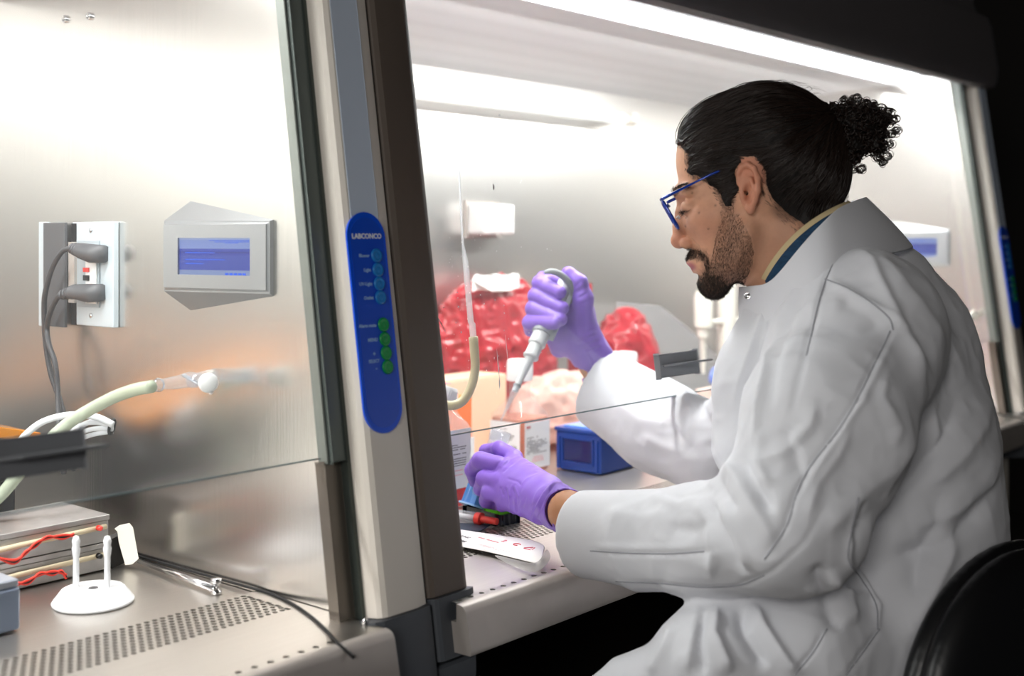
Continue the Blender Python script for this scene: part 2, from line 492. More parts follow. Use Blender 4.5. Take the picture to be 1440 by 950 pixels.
bm = BM(); add_box(bm, ((XL+XR)/2+.0, 1.205, 1.583), (XR-XL-.03, .062, .012), bev=.003); part('light_strip', bm, led, cab)
bm = BM(); add_box(bm, ((XL+XR)/2, 1.205, 1.594), (XR-XL, .07, .008)); part('light_housing', bm, casing, cab)
# the lamps themselves: one strip per cabinet, tilted into the workspace
LAMP_W = 18.5
for xo in (0.0, 2.0):
    l = bpy.data.lights.new('cabinet_lamp', 'AREA'); l.shape = 'RECTANGLE'; l.size = 1.76; l.size_y = .05; l.energy = LAMP_W; l.color = (1.0, .985, .96)
    lo = bpy.data.objects.new('cabinet_lamp', l); COL.objects.link(lo); lo.location = ((XL+XR)/2 + xo, 1.262, 1.556)
    lo.rotation_euler = Vector((0, math.sin(math.radians(14)), -math.cos(math.radians(14)))).to_track_quat('-Z', 'Y').to_euler()
# outer casing: outside skins, top and lower shell
bm = BM(); add_box(bm, (-1.033, 1.46, 1.22), (.006, .76, 1.2)); add_box(bm, (.955, 1.46, 1.22), (.006, .76, 1.2))
add_box(bm, (-.04, 1.84, 1.22), (1.975, .01, 1.2)); add_box(bm, (-.04, 1.46, 1.86), (1.98, .76, .01))
add_box(bm, (-.04, 1.42, .715), (1.97, .83, .01)); part('outer_casing', bm, casing, cab)
# hood over the opening
prof = [(1.172, 1.588), (1.10, 1.575), (1.062, 1.556), (1.045, 1.552), (1.030, 1.556), (1.022, 1.57), (1.02, 1.60), (1.035, 1.70),
        (1.045, 1.725), (1.07, 1.74), (1.12, 1.87), (1.20, 1.87)]
bm = BM(); add_prism(bm, [(-1.02, y, z) for y, z in prof], (1.97, 0, 0)); part('front_hood', bm, casing, cab, auto=35)
bm = BM(); add_prism(bm, [(.9485, y, z) for y, z in prof], (.008, 0, 0)); part('hood_end', bm, cap_grey, cab, auto=35)
# worktop
bm = BM(); add_box(bm, ((XL+XR)/2, (1.129+YB)/2, ZS-.004), (XR-XL-.004, YB-1.129, .006), bev=.0015); part('work_surface', bm, steel_flat, cab)
# perforated intake grille: real holes
def grille(name, x0, x1, y0, rows, p, rp, r, z, staggered=True, mt=steel_flat):
    V, Q = [], []
    dirs = [(1, 0), (1, 1), (0, 1), (-1, 1), (-1, 0), (-1, -1), (0, -1), (1, -1)]
    nc = int((x1-x0)/p)
    for j in range(rows):
        off = p/2 if (staggered and j % 2) else 0
        for i in range(nc):
            cx, cy = x0 + p*(i+.5) + off, y0 + rp*(j+.5); b = len(V)
            for dx, dy in dirs: V.append((cx + dx*p/2, cy + dy*rp/2, z))
            for k in range(8):
                a = k*math.pi/4; V.append((cx + r*math.cos(a), cy + r*math.sin(a), z))
            for k in range(8):
                a = k*math.pi/4; V.append((cx + r*math.cos(a), cy + r*math.sin(a), z-.0018))
            for k in range(8):
                k2 = (k+1) % 8; Q.append((b+k, b+k2, b+8+k2, b+8+k)); Q.append((b+8+k, b+8+k2, b+16+k2, b+16+k))
    me = npmesh(name, np.array(V), np.array(Q)); me.polygons.foreach_set('use_smooth', np.zeros(len(Q), bool))
    return me, x0, x0+p*nc+(p/2 if staggered else 0), y0, y0+rp*rows
me, gx0, gx1, gy0, gy1 = grille('intake_grille', -.90, .853, 1.045, 10, .0095, .0082, .0033, .8)
g = part('intake_grille', me, steel_flat, cab); g['kind'] = 'stuff'
# plain plate around the punched field with the rounded drop at the ends, then one row of holes, then the lip
bm = BM()
add_box(bm, (.5*(gx1+XR)-.001, 1.087, .7991), (XR-gx1-.002, .084, .0018)); add_box(bm, (.5*(gx0+XL), 1.087, .7991), (gx0-XL-.002, .084, .0018))
add_box(bm, (-.04, 1.128, .7991), (XR-XL-.004, .0035, .0018))
for (y0, y1) in ((.9365, 1.045),): add_box(bm, ((XR-.002-1.018)/2, (y0+y1)/2, .7991), (XR-.002+1.018, y1-y0, .0018))
part('front_plate', bm, steel_flat, cab)
me, hx0, hx1, hy0, hy1 = grille('edge_holes', -1.015, .818, .9225, 1, .0185, .014, .0036, .8, False)
part('edge_holes', me, steel_flat, cab)['kind'] = 'stuff'
bm = BM()
lip = [(.9225, .80), (.916, .7995), (.911, .797), (.908, .792), (.900, .752), (.902, .747), (.95, .746), (.95, .735), (.99, .735), (.99, .78), (.9225, .78)]
add_prism(bm, [(-1.018, y, z) for y, z in lip], (XR+1.018, 0, 0)); part('armrest', bm, steel_lip, cab, auto=40)
bm = BM(); add_box(bm, (.845, .93, .7991), (.056, .0145, .0018));  part('plate_end', bm, steel_flat, cab)
bm = BM(); add_box(bm, (-.04, 1.02, .765), (XR-XL, .2, .004)); part('plenum', bm, black_rubber, cab)  # black sheet: shade of the hollow under the grille put into its colour
# black seal along the side of the tray, curving in at the front
pth = smooth_path([(XR-.003, YB-.01, ZS+.002), (XR-.003, 1.4, ZS+.002)] + [tuple(onz(x, y, .8015)) for x, y in ((338, 822), (375, 832), (410, 848), (438, 867), (460, 887), (474, 903))] + [(.812, .900, .79)], 6)
bm = BM(); add_tube(bm, pth, .0017, 8); part('tray_seal', bm, black_rubber, cab, smooth=True)
# sash: pane, frames, handles
def slopebox(x0, x1, z0, z1, off, th, bev=0.):
    """box lying in the sloping front plane; off = distance in front of the pane plane"""
    bm = BM(); c = Vector(((x0+x1)/2, Yg((z0+z1)/2), (z0+z1)/2)) + NO*off
    rot = Matrix(((1, 0, 0), (0, NO.y, SL.y), (0, NO.z, SL.z)))
    add_box(bm, c, (x1-x0, th, (z1-z0)/SL.z), rot, bev); return bm
sash = part('sash_pane', slopebox(XL+.004, XR-.012, .968, 1.60, -.004, .005), pane, cab)
part('pane_edge', slopebox(XL+.004, XR-.012, .9665, .968, -.004, .0052), pane_edge, cab)
for x0 in (-.505, .478):
    h = part('sash_handle', slopebox(x0, x0+.105, .996, 1.030, .003, .006, .002), mat('handle_grey', '#77797d', .4), cab, auto=40)
    bm = BM(); z = 1.013; c = Vector((x0+.06, Yg(z), z))
    pts = [c + Vector((-.05, 0, 0)) + NO*.004, c + Vector((-.05, 0, 0)) + NO*.008, c + Vector((-.02, 0, 0)) + NO*.020, c + Vector((.058, 0, 0)) + NO*.024, c + Vector((.058, 0, 0)) + NO*.004]
    add_prism(bm, [q + SL*-.0015 for q in pts], SL*.003); part('grip', bm, mat('handle_grey', '', 0), h)
frame_l = mat('sash_frame_metal', '#5a625f', .35, .35)
for x0, x1 in ((XR-.016, XR+.004), (-.993, -.980)):
    part('sash_frame', slopebox(x0, x1, .962, 1.60, .006, .014, .002), frame_l, cab, auto=40)
    part('sash_frame', slopebox(x0-.003, x0-.001, .962, 1.60, .002, .012, .001), mat('frame_light_edge', '#8f948f', .4, .5), cab, auto=40)
    part('lower_guide', slopebox(x0-.004, x1, .79, .962, -.002, .012, .002), mat('guide_steel', '#6f6860', .35, .6), cab, auto=40)
    part('side_track', slopebox(x1-.001, x1+.015, .79, 1.60, .004, .02, .001), track_dark, cab, auto=40)
# the right post with the control panel
def post(x0, x1, z0, z1, ch_l, ch_r, f, mt, dp=.0):
    """chamfered upright on the sloping front; f = how far it stands proud"""
    a = Vector((0, Yg(z0), z0)); b = Vector((0, Yg(z1), z1)); bm = BM()
    prof = [(x0, -.03), (x0, f-ch_l*1.1), (x0+ch_l*.35, f-ch_l*.4), (x0+ch_l, f), (x1-ch_r, f), (x1-.003, f-ch_r*.28), (x1, f-ch_r*.5), (x1, -.03)]
    add_prism(bm, [a + Vector((x, 0, 0)) + NO*o for x, o in prof], b-a); return bm
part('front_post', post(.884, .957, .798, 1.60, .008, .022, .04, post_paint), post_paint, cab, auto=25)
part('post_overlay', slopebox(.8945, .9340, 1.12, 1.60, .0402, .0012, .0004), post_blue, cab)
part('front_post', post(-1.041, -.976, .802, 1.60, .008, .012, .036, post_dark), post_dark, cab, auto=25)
# plastic corner caps under the posts
part('corner_cap', post(.868, .957, .700, .797, .013, .02, .046, cap_grey), cap_grey, cab, auto=25)
part('corner_cap', post(-1.040, -.972, .735, .801, .006, .012, .042, cap_grey), cap_grey, cab, auto=25)
bm = BM(); add_box(bm, (-1.007, .99, .72), (.066, .12, .028), bev=.008); part('corner_cap', bm, cap_grey, cab, auto=40)
bm = BM(); add_lathe(bm, Vector((.868, Yg(.80)-.03, .803)), (0, -1, 0), [(.0035, 0), (.0035, .002), (.002, .003), (0, .0032)], 12); part('screw', bm, chrome, cab, smooth=True)
# control panel: rounded blue keypad
def pill(bm, cx, z0, z1, w, off, th):
    c0 = Vector((cx, Yg(z0+w/2), z0+w/2)); c1 = Vector((cx, Yg(z1-w/2), z1-w/2)); X = Vector((1, 0, 0)); pts = []
    for k in range(17): a = math.pi*k/16; pts.append(c1 + X*(w/2*math.cos(a)) + SL*(w/2*math.sin(a)))
    for k in range(17): a = math.pi + math.pi*k/16; pts.append(c0 + X*(w/2*math.cos(a)) + SL*(w/2*math.sin(a)))
    add_prism(bm, [q + NO*off for q in pts], NO*th)
CPX, CZ0, CZ1, CW = .9125, .985, 1.223, .056
def fp(px, py):                                     # pixel of the left cabinet's post -> point on the keypad plane
    d = Vector(ray(px, py)); n = NO; p0 = Vector((0, 1.0, .968)) + NO*.0425
    o = Vector((0, 0, CAMZ)); return o + d*((p0-o).dot(n)/d.dot(n))
bm = BM(); pill(bm, CPX, CZ0, CZ1, CW, .0398, .0025); cp = part('control_panel', bm, panel_blue, cab, auto=40)
bm = BM(); pill(bm, CPX, CZ0+.006, CZ1-.006, CW-.008, .0423, .0005); part('membrane', bm, panel_navy, cp, auto=40)
def fz(z, off=.043): return Vector((CPX, Yg(z), z)) + NO*off
rows = [1.175, 1.1595, 1.1445, 1.1295, 1.100, 1.0845, 1.0695, 1.0545]
names = ['Blower', 'Light', 'UV-Light', 'Outlet', 'Alarm mute', 'MENU', '', '']
for i, z in enumerate(rows):
    y = 374 + (i*22.3 if i < 4 else 0); 
    bm = BM(); add_lathe(bm, fz(z) + Vector((.011, 0, 0)), NO, [(.0078, 0), (.0078, .0012), (.0066, .0024), (.005, .002), (.004, .0016), (.0022, .0021), (0, .0022)], 20)
    part('button', bm, btn_blue if i < 4 else btn_green, cp, smooth=True)
    if names[i]: text('lettering', names[i], fz(z) + Vector((.001, 0, 0)), (1, 0, 0), SL, .0052, print_pale, cp, .00012, 'RIGHT')
text('lettering', 'LABCONCO', fz(1.196) + Vector((0, 0, 0)), (1, 0, 0), SL, .0078, print_white, cp, .00022, 'CENTER')
text('lettering', '+', fz(1.0695) + Vector((-.004, 0, 0)), (1, 0, 0), SL, .007, print_pale, cp, .0002, 'RIGHT')
text('lettering', 'SELECT', fz(1.062) + Vector((.0005, 0, 0)), (1, 0, 0), SL, .0048, print_pale, cp, .0001, 'RIGHT')
text('lettering', '-', fz(1.0545) + Vector((-.004, 0, 0)), (1, 0, 0), SL, .007, print_pale, cp, .0002, 'RIGHT')
# the angled display on the right side wall
dh_m = mat('display_housing', '#a9abad', .35, .8)
yA, yB_, zt, zb = 1.272, 1.104, 1.219, 1.139
fa, fb = .008, .034                                 # the face stands further out at its front edge: it turns to the operator
def dpt(y, z, off): return Vector((XR-off, y, z))
ftl, ftr = dpt(yA, zt, fb), dpt(yB_, zt, fa); fbl, fbr = dpt(yA, zb, fb), dpt(yB_, zb, fa)
bm = BM()
wt = [dpt(yA-.01, zt+.026, 0), dpt(yB_, zt+.002, 0)]; wb = [dpt(yA-.01, zb-.026, 0), dpt(yB_, zb-.004, 0)]
V = [bm.verts.new(v) for v in (ftl, ftr, fbr, fbl, wt[0], wt[1], wb[1], wb[0])]
for f in ((0, 1, 5, 4), (3, 2, 6, 7), (0, 3, 7, 4), (1, 2, 6, 5)): bm.faces.new([V[i] for i in f])
inner = []
fx = (ftr - ftl); fy = (fbl - ftl)
for a, b in ((.16, .23), (.84, .23), (.84, .77), (.16, .77)): inner.append(bm.verts.new(ftl + fx*a + fy*b))
for k in range(4): bm.faces.new((V[[0, 1, 2, 3][k]], V[[1, 2, 3, 0][k]], inner[(k+1) % 4], inner[k]))
nrm = fx.cross(fy).normalized()
if nrm.x > 0: nrm = -nrm
low = [bm.verts.new(v.co - nrm*.003) for v in inner]
for k in range(4): bm.faces.new((inner[k], inner[(k+1) % 4], low[(k+1) % 4], low[k]))
es = [e for e in bm.edges if e.verts[0] in V[:4] and e.verts[1] in V[:4]]
bmesh.ops.bevel(bm, geom=es, offset=.003, segments=3, affect='EDGES')
dhp = part('display_housing', bm, dh_m, cab, auto=30)
bm = BM(); sc = [ftl + fx*a + fy*b - nrm*.0028 for a, b in ((.155, .225), (.845, .225), (.845, .775), (.155, .775))]
add_prism(bm, sc, -nrm*.001); part('screen', bm, lcd, dhp)
bm = BM()
def sbar(a0, a1, b0, b1, off=.0022): add_prism(bm, [ftl + fx*a + fy*b - nrm*off for a, b in ((a0, b0), (a1, b0), (a1, b1), (a0, b1))], -nrm*.0004)
for a0, a1, b in ((.45, .82, .262), (.5, .82, .283), (.6, .72, .30)): sbar(a0, a1, b, b+.008)
for a0, a1, b in ((.22, .5, .44), (.22, .6, .54), (.22, .4, .60)): sbar(a0, a1, b, b+.012)
for i in range(5): sbar(.6+.04*i, .63+.04*i, .735, .765)
part('screen_print', bm, panel_navy, dhp)
# two screws high on the wall, stand
for px_, py_ in ((93, 27), (127, 23)):
    bm = BM(); c = onX(px_, py_, XR); add_lathe(bm, c, (-1, 0, 0), [(.0052, 0), (.0052, .003), (.0042, .0042), (.0032, .0044), (.003, .003), (0, .003)], 16); part('screw', bm, chrome, cab, smooth=True)
bm = BM()
for x in (-1.0, .925):
    for y in (1.02, 1.70): add_box(bm, (x, y, .36), (.05, .05, .70))
    add_box(bm, (x, 1.36, .03), (.05, .8, .04)); 
add_box(bm, (-.04, 1.7, .12), (1.9, .04, .05)); part('stand', bm, post_paint, cab)

cab_parts = [cab]
def copy_tree(o, parent=None, loc=None):
    c = o.copy(); COL.objects.link(c)
    if parent: c.parent = parent; c.matrix_parent_inverse = Matrix.Identity(4)
    if loc is not None: c.location = loc
    for ch in [x for x in bpy.data.objects if x.parent == o]: copy_tree(ch, c)
    return c
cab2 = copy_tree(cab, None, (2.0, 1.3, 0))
cab2['label'] = 'steel biosafety cabinet whose work opening the man in the white coat reaches into'
cab2.name = 'safety_cabinet'
# dust and dried splashes on the right cabinet's pane
pane2 = [c for c in cab2.children if c.name.startswith('sash_pane')][0]
bm = BM()
def on_pane(px, py, off=.0005):
    d = Vector(ray(px, py)); p0 = Vector((0, 1.0, .968)); o = Vector((0, 0, CAMZ)); return o + d*((p0-o).dot(NO)/d.dot(NO)) + NO*off
spots = []
for i in range(130):
    cx, cy, sx, sy = R.choice([(715, 240, 40, 70), (680, 335, 35, 25), (700, 210, 40, 40), (640, 450, 25, 60), (700, 500, 40, 60), (650, 400, 40, 60), (800, 300, 120, 120)])
    spots.append((R.gauss(cx, sx*.6), R.gauss(cy, sy*.6), abs(R.gauss(.0003, .00028))+.00022))
spots += [(702, 162, .0018), (701, 191, .0016)]
for px_, py_, r_ in spots:
    if px_ < 612: continue
    c = on_pane(px_, py_); vs = []
    add_prism(bm, [c + Vector((1, 0, 0))*r_*math.cos(a) + SL*r_*math.sin(a)*R.uniform(.8, 1.2) for a in [k*math.pi/4 for k in range(8)]], NO*.0002)
for (x0, y0, x1, y1, w) in ((693, 258, 694, 268, .0022), (682, 203, 692, 219, .0008), (698, 490, 703, 545, .0008), (710, 470, 714, 510, .0005), (702, 530, 702, 548, .0014), (612, 440, 628, 470, .0007)):
    a, b = on_pane(x0, y0), on_pane(x1, y1); u = (b-a).cross(NO).normalized()*w
    add_prism(bm, [a, (a*.6+b*.4)+u, b, (a*.5+b*.5)-u], NO*.0002)
part('dried_specks', bm, mat('dried_specks', '#f2f2f2', .6), pane2)['kind'] = 'stuff'
# ================================================================== the person
skin_m = mat('skin', '#b07a5c', .5, sss=.12, bump=.12, bscale=900, spec=.35)
def paint_on(m, attr='paint', mul=None):
    nt = m.node_tree; b = nt.nodes['Principled BSDF']
    a = nt.nodes.new('ShaderNodeAttribute'); a.attribute_name = attr
    nt.links.new(a.outputs['Color'], b.inputs['Base Color'])
paint_on(skin_m)
hair_m = mat('black_hair', '#120d0b', .6, spec=.3, bump=.5, bscale=60, stretch=(1, 1, 1))
strand_m = mat('hair_strands', '#221712', .42, spec=.5)
beard_m = mat('beard_hairs', '#2c211b', .6)
glove_m = mat('purple_nitrile', '#7f5cc2', .42, spec=.45, bump=.10, bscale=500)
coat_m = mat('white_coat_cotton', '#d6d7dc', .85, spec=.2, sheen=.15, bump=.16, bscale=1400)
navy_m = mat('navy_shirt', '#1d3e5c', .85, bump=.5, bscale=260, stretch=(1, 1, 4), var=.25, vscale=120)
tan_m = mat('tan_collar_trim', '#c9b58c', .85, bump=.2, bscale=700)
pants_m = mat('dark_trousers', '#26262a', .9, bump=.2, bscale=600)

man = thing('person', 'seated man in white lab coat, blue glasses and purple gloves, black hair in a bun', 'person',
            tuple(P(1240, 940, 1.47)*np.array((1, 1, 0)) + np.array((0, 0, .62))))

# ---- head frame: x right in profile, y up, w towards the viewer's side; unit about 0.85 mm
HX, HY, HT = 1075., 270., 1.47
dH = ray(HX, HZ); dH /= np.linalg.norm(dH); rH = np.array((dH[1], -dH[0], 0)); HC = P(HX, HY, HT)
cosH = dH @ FW; HU = HT / FPX; HUX = HU * cosH
def h3(x, y, w=0.): return np.array((x - HX, HY - y, w))
def to_world(v): v = np.asarray(v, float); return HC + v[:, :1]*HUX*rH + v[:, 1:2]*HU*UP - v[:, 2:3]*HU*dH
def both(fn):
    fn(1); fn(-1)
S = SDF((-150, -175, -112), (135, 170, 112), 1.7, 60)
S.ell(h3(1077, 206), (93, 84, 82), k=10)
S.ell(h3(1008, 224), (59, 78, 64), k=22)
S.ell(h3(1068, 252), (66, 66, 73), k=20)
S.ell(h3(1132, 236), (54, 58, 66), k=22)
# neck, leaning forward
S.cap(h3(1062, 285), h3(1150, 372), 58, 66, k=24)
S.cap(h3(1150, 372), h3(1175, 420), 66, 74, k=24)
S.cap(h3(1084, 342), h3(1112, 405), 48, 56, k=20)
# face mass
S.ell(h3(1016, 298), (60, 64, 62), k=16)
S.ell(h3(1040, 352), (52, 44, 50), k=20)
both(lambda s: S.cap(h3(1050, 325, 52*s), h3(1034, 368, 42*s), 17, 17, k=18))
both(lambda s: S.cap(h3(1034, 368, 42*s), h3(1004, 398, 14*s), 17, 18, k=16))
both(lambda s: S.ell(h3(994, 308, 42*s), (24, 17, 17), k=16))
both(lambda s: S.cap(h3(955, 270, 12*s), h3(966, 270, 44*s), 10, 9, k=14))
S.ell(h3(1003, 396), (20, 20, 22), k=14)
S.ell(h3(991, 366), (26, 20, 34), k=14)
both(lambda s: S.ell(h3(954, 292, 36*s), (15, 11, 17), k=16, op='-'))
both(lambda s: S.ell(h3(973, 292, 35*s), (15.5, 13.5, 16), k=3))
both(lambda s: S.cap(h3(961, 284, 24*s), h3(967, 283, 48*s), 1.2, 1.0, k=2.5, op='-'))
both(lambda s: S.cap(h3(957, 297, 24*s), h3(966, 298, 48*s), .9, .9, k=1.5, op='-'))
S.chain([h3(959, 284), h3(957, 300), h3(955, 318), h3(954, 336)], [8, 8, 9.5, 11], k=8)
S.ell(h3(953.5, 339), (12, 10.5, 12), k=5)
both(lambda s: S.ell(h3(965, 342, 13*s), (10, 8.5, 7), k=4))
both(lambda s: S.ell(h3(960, 351, 7*s), (6, 3.5, 4), k=2, op='-'))
both(lambda s: S.cap(h3(974, 338, 20*s), h3(986, 356, 27*s), 1.4, 1.2, k=6, op='-'))
both(lambda s: S.cap(h3(971, 368), h3(979, 371, 18*s), 6, 4, k=4))
both(lambda s: S.cap(h3(980, 380), h3(987, 380, 16*s), 6.5, 4, k=4))
both(lambda s: S.cap(h3(967, 375), h3(976, 376, 14*s), 1.3, 1.4, k=2, op='-'))
both(lambda s: S.cap(h3(975, 376, 14*s), h3(983, 378, 20*s), .8, .6, k=3, op='-'))
both(lambda s: S.ell(h3(957.5, 351, 9*s), (4.5, 2.6, 5), k=2, op='-'))
S.cap(h3(978, 390, -8), h3(978, 390, 8), 3.5, 3.5, k=7, op='-')
base_field = S.F.copy()
# ears
def ear(s):
    E = lambda x, y, o=0.: h3(1054+(x-1054)*.86, 269+(y-268)*.90, s*(71 + max(0, x-1040)*.42 + o))
    S.ell(E(1056, 268, -3), (15, 30, 6), k=5)
    S.chain([E(1046, 268, 0), E(1039, 258, 1), E(1037, 244, 2), E(1043, 234, 3), E(1052, 231, 4), E(1062, 237, 5), E(1068.5, 252, 5), E(1068.5, 270, 4), E(1064, 284, 3), E(1059, 296, 2)],
            [3, 3.6, 3.8, 3.8, 3.8, 4, 4.2, 4.2, 4, 4], k=3)
    S.ell(E(1057, 297, 1), (6.5, 8, 4), k=4)
    S.ell(E(1053, 274, 6), (7, 13, 8), k=4, op='-')
    S.cap(E(1051, 242, 5), E(1061, 258, 5), 2.6, 2.6, k=3, op='-')
    S.chain([E(1057, 252, 3), E(1062, 266, 3.5), E(1059, 282, 2)], [2.6, 2.8, 2.6], k=3)
    S.ell(E(1045, 278, 3), (4, 5.5, 4), k=3)
    S.cap(E(1049, 273, 0), E(1052, 276, -14), 3.2, 2.5, k=2, op='-')
both(ear)
v, q = S.mesh(); v = relax(v, q, 1, .35)
X = v[:, 0] + HX; Y = HY - v[:, 1]; Wd = np.abs(v[:, 2])
# hair region in profile, beard region in profile
HAIR = [(930, 90), (935, 206), (957, 207), (967, 214), (968, 232), (977, 246), (998, 251), (1006, 264), (1013, 277), (1022, 289), (1032, 287), (1036, 272), (1036, 258), (1036, 240),
        (1046, 224), (1062, 224), (1074, 240), (1077, 262), (1084, 280), (1099, 296), (1119, 311), (1145, 330), (1260, 345), (1300, 90)]
BEARD = [(1016, 280), (1036, 280), (1045, 308), (1058, 332), (1062, 352), (1060, 372), (1042, 410), (1003, 432), (975, 424), (974, 402), (979, 388), (988, 384), (993, 376), (986, 362), (972, 360),
         (958, 366), (955, 353), (972, 348), (990, 352), (1000, 366), (1003, 352), (1006, 335), (1014, 310)]
GOAT = [(974, 389), (984, 388), (992, 378), (990, 366), (975, 361), (960, 366), (956, 353), (974, 348), (992, 353), (1003, 372), (1022, 396), (1042, 402), (1040, 414), (1003, 432), (975, 424)]
dh = inpoly(X, Y, HAIR); db = inpoly(X, Y, BEARD); dg = inpoly(X, Y, GOAT)
n1 = vnoise(v, .35, 1); n2 = vnoise(v, .08, 2); n3 = vnoise(v, .9, 4)
skin = np.array(srgb('#d6a284')[:3])*1.0
red = np.array(srgb('#b4644e')[:3]); dark = np.array(srgb('#211813')[:3]); lip = np.array(srgb('#b0666a')[:3])
c = np.tile(skin, (len(v), 1)) * (1 + .05*n2 + .04*n1)[:, None]
def mixc(c, col, a): a = np.clip(a, 0, 1)[:, None]; return c*(1-a) + np.asarray(col)*a
sm = lambda d, a, b: np.clip((d - a) / (b - a), 0, 1)
c = mixc(c, red, .45*np.exp(-((X-950)**2+(Y-338)**2)/260.))
c = mixc(c, red, .5*((X > 1034) & (X < 1076) & (Y > 226) & (Y < 308) & (Wd > 74)))
c = mixc(c, red, .28*np.exp(-((X-990)**2+(Y-318)**2)/900.))
c = mixc(c, lip, 1.0*np.exp(-(((X-970)/9)**2+((Y-375)/6.5)**2)**2))
c = mixc(c, np.array(srgb('#5d4034')[:3]), .6*np.exp(-(((X-962)/10)**2+((Y-298)/3)**2)))
c = mixc(c, dark, .8*np.exp(-(((X-958.5)/4.)**2+((Y-350.5)/2.2)**2)**2))  # nostril shade painted into the skin colour
c = mixc(c, np.array(srgb('#4a2f24')[:3]), (1-sm(db, -16, 5))*(.60+.14*n3+.12*n1)*np.clip(.55+(Y-300)/160., .5, 1))
c = mixc(c, dark, (1-sm(dg + 4*n1, -10, 6))*.5)
c = mixc(c, dark, (1-sm(dh, -7, 4))*(.8+.2*n3))
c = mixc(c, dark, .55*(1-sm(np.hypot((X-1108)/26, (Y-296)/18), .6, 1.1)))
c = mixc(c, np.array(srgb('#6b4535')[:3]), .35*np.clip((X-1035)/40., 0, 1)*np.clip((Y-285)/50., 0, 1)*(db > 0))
for mx_, my_ in ((975, 272), (965, 306), (964, 318), (1008, 290), (985, 300), (998, 322)):
    c = mixc(c, dark, .7*np.exp(-((X-mx_)**2+(Y-my_)**2)/1.6)*(v[:, 2] > 0))
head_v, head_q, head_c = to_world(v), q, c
head_local, head_n = v, vnormals(v, q)

# ---- the rest of the body under the clothes, same mesh
VD = ray(1230, HZ); VD /= np.linalg.norm(VD)
B = SDF(np.minimum.reduce([P(800, 950, 1.3), P(800, 400, 2.0), P(1420, 300, 1.2)]) - .12, np.maximum.reduce([P(1400, 300, 1.8), P(800, 400, 2.0), P(1420, 900, 1.5)]) + .12, .006)
B.chain([P(1165, 400, 1.49), P(1215, 520, 1.51), P(1230, 700, 1.5), P(1235, 900, 1.48)], [.07, .10, .10, .11], k=.04, flat=(VD, 1.3))
B.chain([P(1215, 460, 1.385), P(1160, 600, 1.31), P(1110, 745, 1.275)], [.055, .048, .042], k=.03)
B.chain([P(1110, 745, 1.275), P(960, 750, 1.39), P(838, 737, 1.495), P(800, 719, 1.53)], [.042, .036, .0285, .0272], k=.015)
B.chain([P(1190, 450, 1.65), P(1100, 560, 1.73), P(1020, 645, 1.80)], [.055, .047, .042], k=.03)
B.chain([P(1020, 645, 1.80), P(930, 592, 1.87), P(856, 540, 1.93), P(834, 512, 1.935)], [.042, .036, .026, .024], k=.015)
bv, bq = B.mesh()
bc = np.tile(np.array(srgb('#b98563')[:3]), (len(bv), 1)) * (1 + .07*vnoise(bv, 90, 3))[:, None]
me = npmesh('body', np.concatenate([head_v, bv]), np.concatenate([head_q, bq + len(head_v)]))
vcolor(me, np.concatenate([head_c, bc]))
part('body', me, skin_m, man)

# ---- hair: a cap grown from the skull field, then strands combed back to the bun
def strands(name, pts, rad, m, parent, sides=3, taper=.35):
    """pts (N,K,3) world polylines -> one mesh of thin tubes"""
    N, K, _ = pts.shape
    T = np.gradient(pts, axis=1); T /= np.maximum(np.linalg.norm(T, axis=2, keepdims=True), 1e-9)
    U_ = np.cross(T, NR.randn(N, 1, 3)); U_ /= np.maximum(np.linalg.norm(U_, axis=2, keepdims=True), 1e-9); W_ = np.cross(T, U_)
    r = np.asarray(rad).reshape(-1, 1) * np.interp(np.linspace(0, 1, K), [0, .15, .7, 1], [taper, 1, .9, taper*.5])[None]
    V_ = np.stack([pts + r[..., None]*(U_*math.cos(a) + W_*math.sin(a)) for a in [2*math.pi*k/sides for k in range(sides)]], 2)
    I = np.arange(N*K*sides).reshape(N, K, sides); J = np.roll(I, -1, axis=2)
    Q_ = np.stack([I[:, :-1], J[:, :-1], J[:, 1:], I[:, 1:]], -1).reshape(-1, 4)
    o = part(name, npmesh(name, V_.reshape(-1, 3), Q_), m, parent); o['kind'] = 'stuff'; return o
Hs = SDF((-150, -175, -112), (135, 170, 112), 1.7, 60); Hs.F = base_field.copy()
gx = (np.arange(Hs.n[0])*Hs.h + Hs.lo[0] + HX)[:, None] + np.zeros((1, Hs.n[1])); gy = HY - (np.arange(Hs.n[1])*Hs.h + Hs.lo[1])[None, :] + np.zeros((Hs.n[0], 1))
dpoly = inpoly(gx.ravel(), gy.ravel(), HAIR).reshape(gx.shape)
dpoly = dpoly + (vnoise(np.stack([gx.ravel(), gy.ravel(), 0*gx.ravel()], 1), .12, 77)*5).reshape(gx.shape)*(gx < 1045)
th = np.interp(-dpoly, [-6, 0, 4, 14, 40], [-6, -.2, 1.2, 4.2, 7.5])
Hs.F = (Hs.F - th[:, :, None]).astype(np.float32)
Hs.cap(h3(1150, 190), h3(1158, 262), 34, 30, k=20, flat=((0, 0, 1), 1.5))
hv, hq = Hs.mesh(); hv = relax(hv, hq, 2, .5)
bunc = h3(1168, 172, 0)
hn = vnormals(hv, hq)
